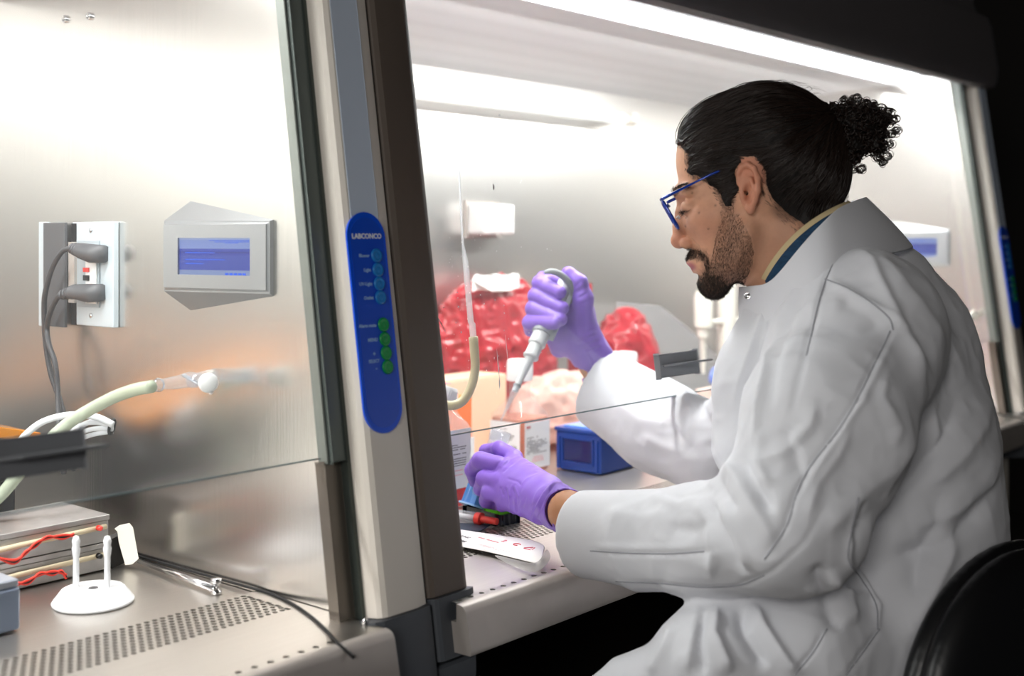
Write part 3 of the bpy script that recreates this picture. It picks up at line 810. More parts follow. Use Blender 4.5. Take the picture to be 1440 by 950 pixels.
# comb grooves: noise stretched along the way to the bun
rel = hv - bunc; dist = np.linalg.norm(rel, axis=1); ang = np.arctan2(rel[:, 1], rel[:, 0]); ang2 = np.arctan2(hv[:, 2], -(rel[:, 0]))
gro = vnoise(np.stack([ang*9, ang2*9, dist*.01], 1), 1.0, 9) + .6*vnoise(np.stack([ang*24, ang2*24, dist*.015], 1), 1.0, 10)
hv2 = hv + hn * (gro*1.1)[:, None]
hair = part('hair', npmesh('hair', to_world(hv2), hq), hair_m, man)
bvh = BVHTree.FromPolygons([tuple(p) for p in hv2], [tuple(int(i) for i in f) for f in hq])
HXv = hv[:, 0] + HX; HYv = HY - hv[:, 1]
inside = inpoly(HXv, HYv, HAIR)
cand = np.where((inside < 1.0) & (hv[:, 2] > -60) & (np.linalg.norm(hv - bunc, axis=1) > 24))[0]
front = np.where((inside < 1) & (inside > -9) & (HXv < 1080) & (hv[:, 2] > -50))[0]
seeds = np.concatenate([NR.choice(cand, 2600), NR.choice(front, 1500)])
K = 12; PTS = np.zeros((len(seeds), K, 3)); okm = np.ones(len(seeds), bool)
for si, s in enumerate(seeds):
    p = Vector(hv2[s]); step = R.uniform(3.5, 8.5); lift = R.uniform(.1, 1.0) if R.random() < .93 else R.uniform(1, 3.2); wob = R.uniform(0, 6.28); dv = Vector((R.gauss(0, .09), R.gauss(0, .09), R.gauss(0, .09)))
    for k in range(K):
        loc, no, _, _ = bvh.find_nearest(p)
        PTS[si, k] = loc + no * (lift * (.4 + .6*math.sin(math.pi*min(1, (k+1)/K))))
        d = Vector(bunc) - loc
        if d.length < 14: step = .6
        d = (d - no*d.dot(no)).normalized() + dv + no.cross(d.normalized())*(.12*math.sin(wob + k*.7))
        if loc.x < 0 and loc.y < 40 and loc.x < -20: d = d + Vector((.15, -.10, 0))
        p = loc + d.normalized() * step
Wp = to_world(PTS.reshape(-1, 3)).reshape(PTS.shape)
strands('hair_strands', Wp, NR.uniform(.00028, .00062, len(seeds)), strand_m, hair)
# short hairs at the nape, the sideburn and around the hairline
def tufts(name, where, n, length, rad, dirfn, m, parent, curl=.25, K=5):
    idx = NR.choice(where, n); p0 = head_local[idx]; nn = head_n[idx]
    d = dirfn(p0); d = d - nn*np.sum(d*nn, 1, keepdims=True); d += nn*NR.uniform(.15, .55, (n, 1)) + NR.randn(n, 3)*curl; d /= np.linalg.norm(d, axis=1, keepdims=True)
    L = NR.uniform(*length, n); bend = NR.randn(n, 3)*.35
    pts = np.stack([p0 + d*(L*k/(K-1))[:, None] + bend*(L*(k/(K-1))**2*.4)[:, None] - nn*((L*(k/(K-1))**2)*.12)[:, None] for k in range(K)], 1)
    return strands(name, to_world(pts.reshape(-1, 3)).reshape(pts.shape), NR.uniform(rad*.7, rad*1.2, n), m, parent)
near = head_local[:, 2] > -30
tufts('fine_hairs', np.where((np.abs(dh) < 7) & near & (Y > 212) & (X < 1030) & (X > 963))[0], 620, (4, 9), .00018, lambda p: np.tile([1., -.25, 0], (len(p), 1)), strand_m, hair, .25)
tufts('fine_hairs', np.where((np.abs(dh) < 12) & near & (X > 1070) & (Y > 245))[0], 800, (5, 10), .00016, lambda p: np.tile([.8, -.6, 0], (len(p), 1)), strand_m, hair, .22)
# bun: a dark core and many small loose curls
Bn = SDF((60, 20, -50), (175, 150, 50), 1.8, 60)
for cx, cy, r_, cz in ((1178, 178, 30, 0), (1200, 176, 28, 6), (1212, 190, 26, -6), (1190, 205, 27, 4), (1222, 172, 18, 0), (1228, 205, 13, 4), (1240, 172, 9, 0), (1158, 165, 16, 0), (1168, 225, 20, 0)):
    Bn.ell(h3(cx, cy, cz), (r_, r_*.9, r_*1.0), k=6)
nv, nq = Bn.mesh(); nn_ = vnormals(nv, nq)
nv = nv + nn_ * (vnoise(nv, .13, 21)*4 + vnoise(nv, .3, 22)*2.2)[:, None]
bun = part('hair_bun', npmesh('hair_bun', to_world(nv), nq), hair_m, man)
pick = NR.choice(len(nv), 900); K = 26; PT = np.zeros((900, K, 3))
for i, s in enumerate(pick):
    ax = NR.randn(3); ax /= np.linalg.norm(ax); u = np.cross(ax, nn_[s]); u /= np.linalg.norm(u); w = np.cross(ax, u)
    r0 = NR.uniform(3.2, 7.5); turns = NR.uniform(.7, 1.9); pitch = NR.uniform(-4, 4)
    a = np.linspace(0, turns*2*math.pi, K) + NR.uniform(0, 6.28)
    PT[i] = nv[s] + nn_[s]*NR.uniform(-1, 2.5) + (np.cos(a)[:, None]*u + np.sin(a)[:, None]*w)*r0*np.linspace(1, .8, K)[:, None] + ax*np.linspace(0, pitch, K)[:, None]
strands('curls', to_world(PT.reshape(-1, 3)).reshape(PT.shape), NR.uniform(.0004, .0010, 900), strand_m, bun)
# ringlets at the edge of the bun
ring = [(1196, 143, 7), (1204, 141, 6), (1186, 142, 6), (1236, 158, 8), (1246, 162, 8), (1252, 172, 7), (1256, 186, 6), (1250, 192, 7), (1243, 222, 7), (1238, 230, 5), (1208, 240, 6), (1198, 240, 6), (1226, 152, 6), (1248, 205, 6), (1216, 146, 5), (1232, 224, 7)]
PT = []
for cx, cy, r0 in ring:
    for k_ in range(12):
        a = np.linspace(0, R.uniform(1.1, 1.9)*2*math.pi, 26) + R.uniform(0, 6.28); rr = r0*R.uniform(.35, 1.05); ox, oy = R.gauss(0, 1.2), R.gauss(0, 1.2)
        PT.append(np.stack([cx-HX+ox+np.cos(a)*rr, HY-cy+oy+np.sin(a)*rr*R.uniform(.7, 1), R.gauss(0, 8)+a*R.uniform(-1, 1)*1.5], 1))
PT = np.array(PT); strands('ringlets', to_world(PT.reshape(-1, 3)).reshape(PT.shape), NR.uniform(.00025, .0006, len(PT)), strand_m, bun)
# flyaways at nape and crown
PT = []
for i in range(150):
    x0, y0 = (R.uniform(1172, 1190), R.uniform(232, 280)) if i < 90 else (R.uniform(1010, 1150), R.uniform(114, 140))
    d_ = (R.uniform(-.1, .35), -1) if i < 90 else (1, R.uniform(-.1, .4)); L = R.uniform(12, 30); w_ = R.gauss(0, 25)
    if i >= 90:
        loc, no, _, _ = bvh.find_nearest(Vector((x0-HX, 170, w_))); base_ = np.array(loc)
    else: base_ = h3(x0, y0, w_)
    PT.append(np.stack([base_ + np.array((d_[0]*L*t_ + 2.5*math.sin(t_*5+i), d_[1]*L*t_*(1 if i < 90 else -.3) + 1.5*math.sin(t_*7+i*2) + (0 if i < 90 else 3*math.sin(math.pi*t_)), 0)) for t_ in np.linspace(0, 1, 14)]))
PT = np.array(PT); strands('flyaway_hairs', to_world(PT.reshape(-1, 3)).reshape(PT.shape), np.full(len(PT), .00016), strand_m, hair)
# beard, moustache, brows, lashes
side = (head_local[:, 2] > -45) & (np.abs(X - 1054) + 0*X > -1)
down = lambda p: np.tile([-.15, -1., 0.], (len(p), 1))
bw = (db < -1) & side & ~((X > 1034) & (Y < 300)); beard = tufts('beard', np.where(bw)[0], 13000, (1.8, 4.2), .00010, down, beard_m, man, .22)
gw = (dg + 7*n1 + 5*n3 < -1) & side & (Y > 384); tufts('chin_beard', np.where(gw)[0], 5200, (3.5, 7.5), .00014, lambda p: np.tile([.12, -1., 0.], (len(p), 1)), beard_m, beard, .25)
mw = (dg + 3*n3 < 0) & side & (Y <= 384) & (X < 998); tufts('moustache', np.where(mw)[0], 1700, (3.5, 6.5), .00014, lambda p: np.tile([.35, -1., 0.], (len(p), 1)), beard_m, beard, .2)
bro = [(940, 273), (946, 268), (956, 263), (966, 261), (967, 265), (957, 268), (945, 275)]
ebw = (inpoly(X, Y, bro) < 2.0) & (Wd > 10) & (Wd < 62); tufts('eyebrows', np.where(ebw)[0], 900, (5, 9), .00017, lambda p: np.stack([np.ones(len(p)), .35+0*p[:, 0], np.sign(p[:, 2])*.8], 1), beard_m, man, .15)
lw = (np.abs(Y - 298 + (X-962)*.25) < 1.6) & (X < 974) & (X > 954) & (Wd > 18) & (Wd < 52); tufts('eyelashes', np.where(lw)[0], 160, (4, 8), .00020, lambda p: np.tile([-.8, -.7, 0.], (len(p), 1)), beard_m, man, .1)

# ---- eyeglasses: two rims, bridge, temples
gl_m = mat('blue_frame', '#123a9e', .2, .3, coat=.5)
gl_l = glass_mat('spectacle_lens', (.96, .97, 1, 1), .02)
ex = np.array((24., -41., 0)); ex /= np.linalg.norm(ex)
def lens_pts(s, grow=0.):
    out = []
    for k in range(32):
        a = 2*math.pi*k/32; ca, sa = math.cos(a), math.sin(a)
        u = math.copysign(abs(ca)**.45, ca); w = math.copysign(abs(sa)**.45, sa)
        cc = h3(943, 302, 0) + ex*(u*(22.5+grow)) + np.array((0, 0, s*(36 + w*(25+grow))))
        cc[0] += cc[2]*.085 - 2.6; out.append(cc)
    return out
bm = BM(); 
for s in (1, -1):
    L_ = [to_world(np.array([p]))[0] for p in lens_pts(s)]; add_tube(bm, L_ + [L_[0]], .0021, 8, cap=False)
add_tube(bm, to_world(np.array([h3(938, 289, 12), h3(936, 287, 0), h3(938, 289, -12)])), .0017, 8)
spec = part('eyeglasses', bm, gl_m, man, smooth=True)
for s in (1, -1):
    bm = BM(); add_prism(bm, [to_world(np.array([p]))[0] for p in lens_pts(s, -1.2)], tuple(rH*.0012)); part('lens', bm, gl_l, spec)
    bm = BM(); add_tube(bm, to_world(np.array([h3(932, 282, 60*s), h3(934, 280.5, 63*s), h3(950, 273, 66*s), h3(975, 261, 70*s), h3(1003, 248, 75*s), h3(1030, 236, 64*s), h3(1052, 238, 62*s)])), [.0019, .0021, .0018, .0014, .0013, .0012, .0012], 8); part('temple_arm', bm, gl_m, spec, smooth=True)
    bm = BM(); add_tube(bm, to_world(np.array([h3(950, 306, 14*s), h3(953, 303, 11*s), h3(955, 307, 10*s)])), [.0008, .0012, .0022], 8); part('nose_pad', bm, mat('nose_pad', '#e8e8e8', .2), spec, smooth=True)

# ---- shirt collar: tan band and navy body round the neck
AX = np.array((.69, -.72, 0.)); E1 = np.array((.72, .69, 0.)); NC = h3(1124, 341)
def ring_pt(phi, A, Bw, h):
    return NC + E1*(A*math.cos(phi)) + np.array((0, 0, 1.))*(Bw*math.sin(phi)) + AX*(h + 6 - 20*math.sin(phi)**2)
def band(name, prof, m, n=72, wob=0.):
    """prof [(A, B, h)...] swept round the neck; thickened"""
    bm = BM(); rows_ = []
    for A, Bw, h in prof:
        rows_.append([bm.verts.new(to_world(np.array([ring_pt(2*math.pi*k/n, A, Bw, h + wob*math.sin(k*.9))]))[0]) for k in range(n)])
    for a, b in zip(rows_, rows_[1:]):
        for k in range(n): bm.faces.new((a[k], a[(k+1) % n], b[(k+1) % n], b[k]))
    o = part(name, bm, m, man, smooth=True); return o
band('collar_trim', [(84, 70, 8), (86, 71, -1), (90, 72, -1), (91, 73, 8), (90, 73, 13)], tan_m)
band('shirt', [(88, 72, 7), (91, 73, 6), (94, 74, 12), (96, 75, 24), (97, 76, 36)], navy_m)

# ---- lab coat
C1 = SDF(np.array((1.05, .42, .66)), np.array((1.92, 1.24, 1.30)), .0034)
C1.chain([P(1225, 528, 1.525), P(1232, 625, 1.52), P(1255, 760, 1.50), P(1245, 905, 1.48)], [.120, .135, .122, .130], k=.05, flat=(VD, 1.2))
C1.ell(P(1285, 490, 1.54), (.060, .060, .07), k=.06)
C1.ell(P(1222, 425, 1.53), (.066, .066, .09), k=.06)
C1.ell(P(1196, 402, 1.50), (.06, .06, .05), k=.05)
C1.chain([P(1094, 452, 1.47), P(1086, 530, 1.46), P(1078, 625, 1.46)], [.040, .052, .060], k=.05)
C1.chain([P(1200, 458, 1.395), P(1212, 480, 1.37)], [.072, .080], k=.05)
C1.chain([P(1208, 462, 1.385), P(1165, 590, 1.305), P(1112, 735, 1.272)], [.086, .083, .072], k=.03)
C1.chain([P(1112, 735, 1.272), P(985, 763, 1.37), P(822, 750, 1.50)], [.072, .0575, .0520], k=.02)
C1.chain([P(1185, 450, 1.65), P(1090, 560, 1.73), P(1022, 640, 1.80)], [.08, .07, .066], k=.03)
C1.chain([P(1022, 640, 1.80), P(930, 597, 1.88), P(828, 535, 1.955)], [.066, .066, .061], k=.02)
C1.chain([P(1240, 905, 1.46), P(1120, 912, 1.35), P(1000, 926, 1.33), P(905, 985, 1.36)], [.11, .076, .058, .035], k=.014)
C1.chain([P(960, 965, 1.35), P(905, 975, 1.36), P(838, 992, 1.38)], [.045, .036, .030], k=.02)
C1.chain([P(1080, 890, 1.40), P(985, 892, 1.40)], [.045, .035], k=.02)
C1.cap(P(1150, 820, 1.38), P(1060, 885, 1.36), .05, .035, k=.012)
def cutcuff(c, tip1, tip2, inward, rad, deep):
    """open end of a sleeve: cut by the plane through the two edge corners, then hollow it"""
    c = np.array(c); e = np.array(tip2)-np.array(tip1); n = np.cross(e, np.cross(inward, e)); n /= np.linalg.norm(n)
    if n @ inward > 0: n = -n
    sl = (c - .085, c + .085)
    sl_, ax = C1._blk(*sl)
    d = (ax[0][:, None, None]-c[0])*n[0] + (ax[1][None, :, None]-c[1])*n[1] + (ax[2][None, None, :]-c[2])*n[2]
    C1._comb(sl_, np.where(d > -.001, d, -1).astype(np.float32), 0, '&')
    C1.cap(c - n*.02, c + inward/np.linalg.norm(inward)*deep, rad, rad*.92, k=.004, op='-')
cutcuff(P(822, 750, 1.50), P(812, 698, 1.50), P(834, 803, 1.50), P(985, 763, 1.37)-P(822, 750, 1.50), .046, .06)
cutcuff(P(845, 544, 1.95), P(868, 490, 1.95), P(820, 592, 1.95), P(930, 597, 1.88)-P(828, 535, 1.955), .056, .06)
cv, cq = C1.mesh(); cv = relax(cv, cq, 2, .5)
FOLDS = [ # (pixel polyline, width px, height mm)
 ([(1183, 339), (1162, 392), (1146, 450), (1137, 490), (1120, 560), (1108, 600)], 3.2, -2.2), ([(1178, 352), (1156, 396), (1140, 455)], 5, 2.0),
 ([(1252, 465), (1228, 515), (1205, 562), (1178, 606), (1140, 655), (1118, 700), (1104, 745), (1070, 790)], 2.6, -2.2), ([(1258, 470), (1212, 565), (1148, 660), (1126, 705)], 5, 1.6),
 ([(1188, 340), (1225, 372), (1252, 430), (1275, 480), (1300, 520), (1318, 545)], 8, 3.5), ([(1205, 345), (1250, 380), (1290, 430), (1325, 480), (1360, 540)], 14, 4),
 ([(1165, 392), (1205, 415), (1250, 445), (1272, 470)], 6, 2.6), ([(1180, 420), (1215, 440), (1240, 465)], 10, -2.4),
 ([(1275, 470), (1295, 540), (1320, 610), (1310, 640)], 8, 3.2), ([(1245, 520), (1240, 560), (1260, 600), (1250, 630)], 9, 2.6),
 ([(1345, 560), (1330, 610), (1290, 668), (1225, 728), (1180, 765)], 11, -5), ([(1300, 600), (1250, 660), (1190, 715), (1150, 760)], 16, 4),
 ([(1395, 540), (1380, 600), (1340, 650), (1300, 690)], 16, 5), ([(1405, 620), (1390, 680), (1340, 720), (1280, 745)], 18, 6), ([(1412, 660), (1370, 730), (1320, 770), (1240, 790)], 14, -6),
 ([(1320, 690), (1315, 740), (1290, 800), (1285, 850)], 14, -6), ([(1345, 730), (1330, 790), (1300, 850), (1280, 900)], 14, 6),
 ([(1205, 700), (1196, 745), (1192, 790), (1215, 820), (1235, 850), (1232, 890)], 5, 4.0), ([(1215, 700), (1208, 760), (1205, 800)], 6, -3.5),
 ([(1170, 800), (1185, 840), (1200, 880)], 12, 6), ([(1150, 790), (1160, 840), (1180, 890)], 10, -6), ([(1130, 830), (1180, 840), (1230, 835)], 8, 4),
 ([(1160, 885), (1145, 915), (1115, 948)], 3, -2.5), ([(1235, 885), (1215, 915), (1190, 950)], 3, -3),
 ([(1060, 846), (1075, 880), (1110, 930), (1130, 950)], 8, 6), ([(1040, 850), (1050, 890), (1080, 940)], 8, -6), ([(1010, 850), (1005, 890), (1030, 945)], 9, 6), ([(985, 850), (975, 900), (965, 950)], 8, 4), ([(990, 860), (985, 905), (990, 950)], 7, -5), ([(950, 875), (935, 915), (915, 950)], 7, 4),
 ([(825, 773), (880, 776), (940, 778), (990, 774), (1025, 765)], 2.4, -2.2), ([(825, 767), (900, 770), (985, 768)], 5, 1.4),
 ([(866, 816), (930, 819), (985, 824), (1040, 822), (1085, 800), (1130, 760), (1165, 700)], 2.6, -1.8),
 ([(1000, 700), (1012, 730), (1035, 770), (1050, 806)], 8, -4.5), ([(1022, 700), (1035, 740), (1050, 775), (1058, 800)], 7, 4), ([(985, 695), (1000, 735), (1010, 775), (1000, 815)], 8, 4),
 ([(1030, 645), (1050, 690), (1075, 730), (1095, 770)], 10, 4), ([(1045, 640), (1070, 690), (1090, 725)], 8, -4), ([(1010, 655), (1020, 690), (1040, 720)], 7, -4),
 ([(1040, 655), (1020, 670), (1000, 690)], 8, 4), ([(1075, 600), (1070, 650), (1085, 690)], 9, 3.5), ([(1105, 600), (1120, 640), (1130, 670)], 9, -3.5), ([(1150, 560), (1140, 600), (1100, 640), (1060, 655)], 9, 3),
 ([(1200, 590), (1180, 640), (1150, 680), (1130, 740)], 10, 2.6),
 ([(915, 700), (960, 712), (985, 700)], 8, 2.4), ([(940, 740), (980, 745), (1010, 730)], 9, -2), ([(850, 720), (900, 728), (950, 722)], 12, 2),
 ([(1128, 395), (1100, 440), (1082, 500), (1072, 570), (1062, 640)], 5, 3.6), ([(1115, 400), (1090, 440), (1070, 490), (1055, 560)], 6, -3), ([(1140, 400), (1112, 450), (1092, 520), (1085, 590)], 8, -2.4), ([(1095, 400), (1072, 455), (1050, 520), (1032, 580)], 5, 2.6),
 ([(985, 560), (1000, 600), (1008, 640)], 6, -4), ([(960, 545), (975, 590), (965, 640)], 10, 3), ([(930, 560), (945, 600), (985, 640)], 8, -3), ([(860, 560), (900, 590), (950, 600)], 10, 2.4), ([(880, 520), (920, 555), (960, 575)], 8, -2), ([(900, 610), (950, 630), (985, 650)], 8, 2.4)]
cn = vnormals(cv, cq)
px, py, pt = proj(cv)
facing = np.clip(-(cn * (cv - np.array((0, 0, CAMZ)))).sum(1) / np.linalg.norm(cv - np.array((0, 0, CAMZ)), axis=1) * 2.2, 0, 1)
disp = np.zeros(len(cv))
farm = px < 1030
for line, w_, a_ in FOLDS:
    if a_ < 0 and w_ < 4: w_ = max(w_, 2.8)
    mk = np.where((np.abs(px-np.mean([p[0] for p in line])) < 260) & (np.abs(py-np.mean([p[1] for p in line])) < 260))[0]
    d_, s_, sd_ = polydist(px[mk], py[mk], line)
    fade = np.clip(np.minimum(s_, 1-s_)*6, 0, 1)
    dd_ = d_/(w_*np.where(sd_ > 0, 1.35, .75)); g_ = np.where(a_ > 0, .6*np.exp(-dd_**1.15) + .4*np.exp(-dd_**2), np.exp(-dd_**1.6))
    disp[mk] += g_*fade*a_*.001*(1.55 if w_ > 4.3 else 1.1)
disp *= facing
wrp = cv + .02*np.stack([vnoise(cv, 9, 31), vnoise(cv, 9, 32), vnoise(cv, 9, 33)], 1)
rid = lambda sc, sd, st: 1 - 2*np.abs(vnoise(wrp*np.array(st), sc, sd))
disp += .0036*rid(8, 41, (1, 1, .5)) + .0022*rid(19, 42, (1, .6, 1)) + .0007*rid(48, 43, (1, 1, 1)) - .0016*np.clip(rid(13, 44, (.8, 1, .7))-.2, 0, 1)
cuffz = np.minimum(np.linalg.norm(cv-P(822, 750, 1.5), axis=1), np.linalg.norm(cv-P(838, 541, 1.95), axis=1))
disp *= np.clip((cuffz-.05)/.06, .12, 1)
cv = cv + cn*disp[:, None]
coat = part('lab_coat', npmesh('lab_coat', cv, cq), coat_m, man)
# stitched seams lying on the cloth
cb_ = BVHTree.FromPolygons([tuple(p) for p in cv], [tuple(int(i) for i in f) for f in cq])
SEAMS = [[(1184, 342), (1174, 365), (1162, 392), (1150, 430), (1141, 470), (1134, 500)], [(1252, 465), (1228, 515), (1205, 562), (1178, 606), (1140, 655), (1120, 695), (1106, 740), (1075, 786)],
         [(830, 774), (880, 777), (940, 778), (990, 775)], [(866, 817), (930, 820), (985, 825), (1040, 822), (1075, 808)], [(1163, 884), (1145, 915), (1118, 948)], [(1237, 884), (1215, 915), (1190, 948)],
         [(1160, 392), (1190, 404), (1225, 425), (1250, 447), (1256, 464)], [(1207, 700), (1198, 745), (1193, 785), (1212, 815), (1232, 850), (1234, 885)]]
seam_m = mat('seam_thread', '#97989f', .9)
for sl_ in SEAMS:
    pts = []
    for q2 in smooth_path([(x, y, 0) for x, y in sl_], 10):
        d = Vector(ray(q2[0], q2[1])).normalized(); hit = cb_.ray_cast(Vector((0, 0, CAMZ)), d)
        if hit[0] is not None: pts.append(hit[0] + hit[1]*.0001)
    if len(pts) > 3: bm = BM(); add_tube(bm, pts, .0008, 6); part('seam', bm, seam_m, coat, smooth=True)
# collar of the coat: stands round the neck, folds over at the back, ends in a snap corner in front
def sheet(name, rows_, m, parent, th=.0014, sub=1):
    bm = BM(); g_ = [[bm.verts.new(Vector(p)) for p in r] for r in rows_]
    for a, b in zip(g_, g_[1:]):
        for k in range(len(a)-1): bm.faces.new((a[k], a[k+1], b[k+1], b[k]))
    o = part(name, bm, m, parent, smooth=True)
    s_ = o.modifiers.new('thick', 'SOLIDIFY'); s_.thickness = th; s_.offset = 0
    if sub: u_ = o.modifiers.new('sub', 'SUBSURF'); u_.levels = sub; u_.render_levels = sub
    return o
top = [P(1039, 403, 1.505), P(1042, 403, 1.50), P(1064, 401, 1.455), P(1083, 399, 1.42), P(1109, 367, 1.402), P(1139, 330, 1.395), P(1161, 309, 1.40), P(1176, 293, 1.415), P(1196, 284, 1.44), P(1220, 276, 1.475), P(1216, 277, 1.52), P(1190, 285, 1.56), P(1150, 300, 1.59), P(1110, 340, 1.60), P(1070, 385, 1.57)]
mid = [P(1038, 442, 1.495), P(1041, 442, 1.49), P(1068, 436, 1.445), P(1100, 420, 1.40), P(1122, 398, 1.378), P(1145, 376, 1.365), P(1168, 350, 1.37), P(1190, 338, 1.385), P(1222, 330, 1.40), P(1262, 318, 1.455), P(1262, 316, 1.54), P(1215, 325, 1.61), P(1160, 345, 1.65), P(1110, 370, 1.65), P(1060, 420, 1.60)]
bot = [P(1042, 486, 1.475), P(1045, 486, 1.47), P(1074, 482, 1.43), P(1108, 452, 1.385), P(1132, 430, 1.355), P(1155, 405, 1.345), P(1178, 380, 1.35), P(1197, 362, 1.374), P(1236, 362, 1.40), P(1290, 350, 1.47), P(1285, 345, 1.55), P(1230, 365, 1.65), P(1170, 390, 1.69), P(1110, 420, 1.68), P(1060, 460, 1.62)]
def nearer(r, k):
    out = []
    for i, p in enumerate(r):
        t_ = proj(p[None])[2][0]; out.append(np.array((0, 0, CAMZ)) + (p - np.array((0, 0, CAMZ)))*((t_-k)/t_) if i < 11 else p)
    return out
top, mid, bot = nearer(top, .022), nearer(mid, .014), nearer(bot, .004)
first = [p*.93+q*.07 for p, q in zip(top, mid)]
sheet('coat_collar', [top, first, mid, bot], coat_m, man, .002, 2)
bm = BM(); c_ = P(1051, 416, 1.452); add_lathe(bm, c_, -ray(1051, 416), [(.0042, -.002), (.0042, .001), (.0034, .0018), (.0026, .001), (0, .001)], 20); part('snap', bm, chrome, man, smooth=True)

# ---- gloves
def glove(build, lo, hi, label, h=.0016, creases=(), amp=.0006):
    G = SDF(lo, hi, h); build(G); gv, gq = G.mesh(); gv = relax(gv, gq, 2, .5)
    gn = vnormals(gv, gq); x_, y_, _ = proj(gv); d_ = np.zeros(len(gv))
    for line, w_, a_ in creases:
        dd, ss, sd = polydist(x_, y_, line); d_ += np.exp(-(dd/w_)**2)*np.clip(np.minimum(ss, 1-ss)*6, 0, 1)*a_*.001
    fc = np.clip(-(gn * (gv - np.array((0, 0, CAMZ)))).sum(1)*2, 0, 1)
    d_ = d_*fc + amp*(1-2*np.abs(vnoise(gv*np.array((1, 1, .5)), 70, 51)))
    o = part('glove', npmesh('glove', gv + gn*d_[:, None], gq), glove_m, man); return o
def near_hand(G):
    G.chain([P(806, 724, 1.515), P(785, 712, 1.555), P(765, 700, 1.595)], [.0292, .0275, .0275], k=.008, flat=(VD, .92))
    K_ = [P(721, 649, 1.705), P(708, 664, 1.69), P(703, 684, 1.675), P(708, 704, 1.665)]; Wr = [P(768, 690, 1.605), P(766, 698, 1.60), P(764, 706, 1.60), P(762, 714, 1.60)]
    for a, b, ra, rb in zip(Wr, K_, (.021, .022, .022, .019), (.0125, .013, .0125, .0115)): G.cap(a, b, ra, rb, k=.012)
    G.cap(P(755, 700, 1.63), P(718, 680, 1.70), .020, .016, k=.012)
    G.chain([P(724, 644, 1.71), P(702, 630, 1.735), P(684, 634, 1.775), P(676, 648, 1.80)], [.0120, .0105, .0098, .0085], k=.0035)
    G.chain([P(710, 656, 1.69), P(676, 647, 1.712), P(664, 660, 1.735), P(668, 676, 1.757)], [.0125, .0118, .0105, .0090], k=.0030)
    G.chain([P(704, 677, 1.675), P(681, 673, 1.694), P(676, 686, 1.715), P(683, 690, 1.745)], [.0125, .0112, .010, .009], k=.0030)
    G.chain([P(708, 696, 1.665), P(687, 692, 1.68), P(684, 704, 1.70), P(694, 708, 1.72)], [.0118, .0105, .0095, .0085], k=.0030)
    G.chain([P(725, 708, 1.665), P(706, 710, 1.69), P(699, 709, 1.72)], [.010, .0085, .0078], k=.004)
    G.chain([P(740, 690, 1.67), P(712, 668, 1.76), P(700, 655, 1.80)], [.016, .012, .010], k=.006)
    c = P(806, 724, 1.515); n = P(830, 735, 1.495) - P(765, 700, 1.595); n = n/np.linalg.norm(n); cc = P(803, 720, 1.515)
    n = n*.9 + np.array((0, 0, .1)); n /= np.linalg.norm(n)
    G.plane(cc, n); G.cap(cc + n*.02, cc - n*.012, .0270, .0262, k=.001, op='-')
gl1 = glove(near_hand, P(735, 690, 1.67)-np.array((.14, .20, .10)), P(735, 690, 1.67)+np.array((.14, .20, .10)), '', creases=[
    ([(778, 673), (762, 690), (748, 715), (744, 733)], 1.8, -1.6), ([(784, 677), (768, 696), (756, 722), (752, 738)], 1.8, -1.4), ([(781, 675), (765, 693), (752, 718), (748, 736)], 1.6, 1.4), ([(790, 681), (775, 700), (763, 728)], 1.6, 1.0),
    ([(806, 689), (796, 700), (784, 722), (780, 744)], 1.8, -1.5), ([(801, 688), (790, 700), (778, 722), (776, 742)], 1.8, 1.3),
    ([(713, 640), (700, 652), (694, 662)], 1.8, -1.0), ([(715, 645), (703, 658)], 1.6, .9), ([(722, 650), (706, 665)], 1.6, -.7), ([(712, 672), (728, 677), (735, 684)], 1.7, -.8),
    ([(704, 684), (708, 698)], 1.5, -1.0), ([(710, 684), (714, 700), (716, 712)], 1.5, -1.0), ([(713, 682), (718, 700)], 1.4, .8), ([(720, 684), (726, 702), (728, 722)], 1.6, -.9), ([(724, 682), (730, 700)], 1.5, .8), ([(736, 700), (730, 716), (728, 728)], 1.6, .8), ([(740, 698), (734, 716)], 1.6, -.7), ([(676, 636), (690, 632)], 1.5, -.8)])
def far_hand(G):
    G.chain([P(846, 523, 1.94), P(832, 500, 1.935), P(818, 474, 1.93)], [.0340, .0300, .0285], k=.010)
    G.chain([P(818, 474, 1.935), P(812, 440, 1.935), P(812, 418, 1.94)], [.0285, .0255, .019], k=.012)
    G.chain([P(812, 480, 1.925), P(790, 478, 1.94), P(785, 492, 1.945)], [.026, .022, .010], k=.014)
    G.chain([P(818, 455, 1.92), P(820, 420, 1.905), P(814, 397, 1.905), P(799, 384, 1.91)], [.0185, .0145, .0125, .0108], k=.008)
    for ys, (a, b, c_, d_), r in ((0, ((800, 405), (765, 392), (759, 398), (787, 411)), .0122), (1, ((800, 425), (759, 409), (754, 416), (790, 433)), .0128),
                                   (2, ((800, 445), (755, 429), (750, 434), (788, 449)), .0126), (3, ((798, 462), (750, 452), (745, 453), (780, 454)), .0118)):
        G.chain([P(*a, 1.965), P(*b, 1.955), P(*c_, 1.904-.004*ys), P(*d_, 1.876-.005*ys)], [r*1.05, r, r*.98, r*.84], k=.0022)
    G.chain([P(745, 456, 1.918), P(746, 464, 1.93)], [.0105, .010], k=.004)
    cc = P(841, 518.5, 1.94); n = P(841, 518.5, 1.94)-P(818, 478, 1.93); e = P(859, 495, 1.94)-P(823, 542, 1.94); n = n - e*(n@e)/(e@e); n /= np.linalg.norm(n)
    G.plane(cc, n); G.cap(cc + n*.02, cc - n*.012, .0315, .029, k=.001, op='-')
fh0 = P(795, 455, 1.93)
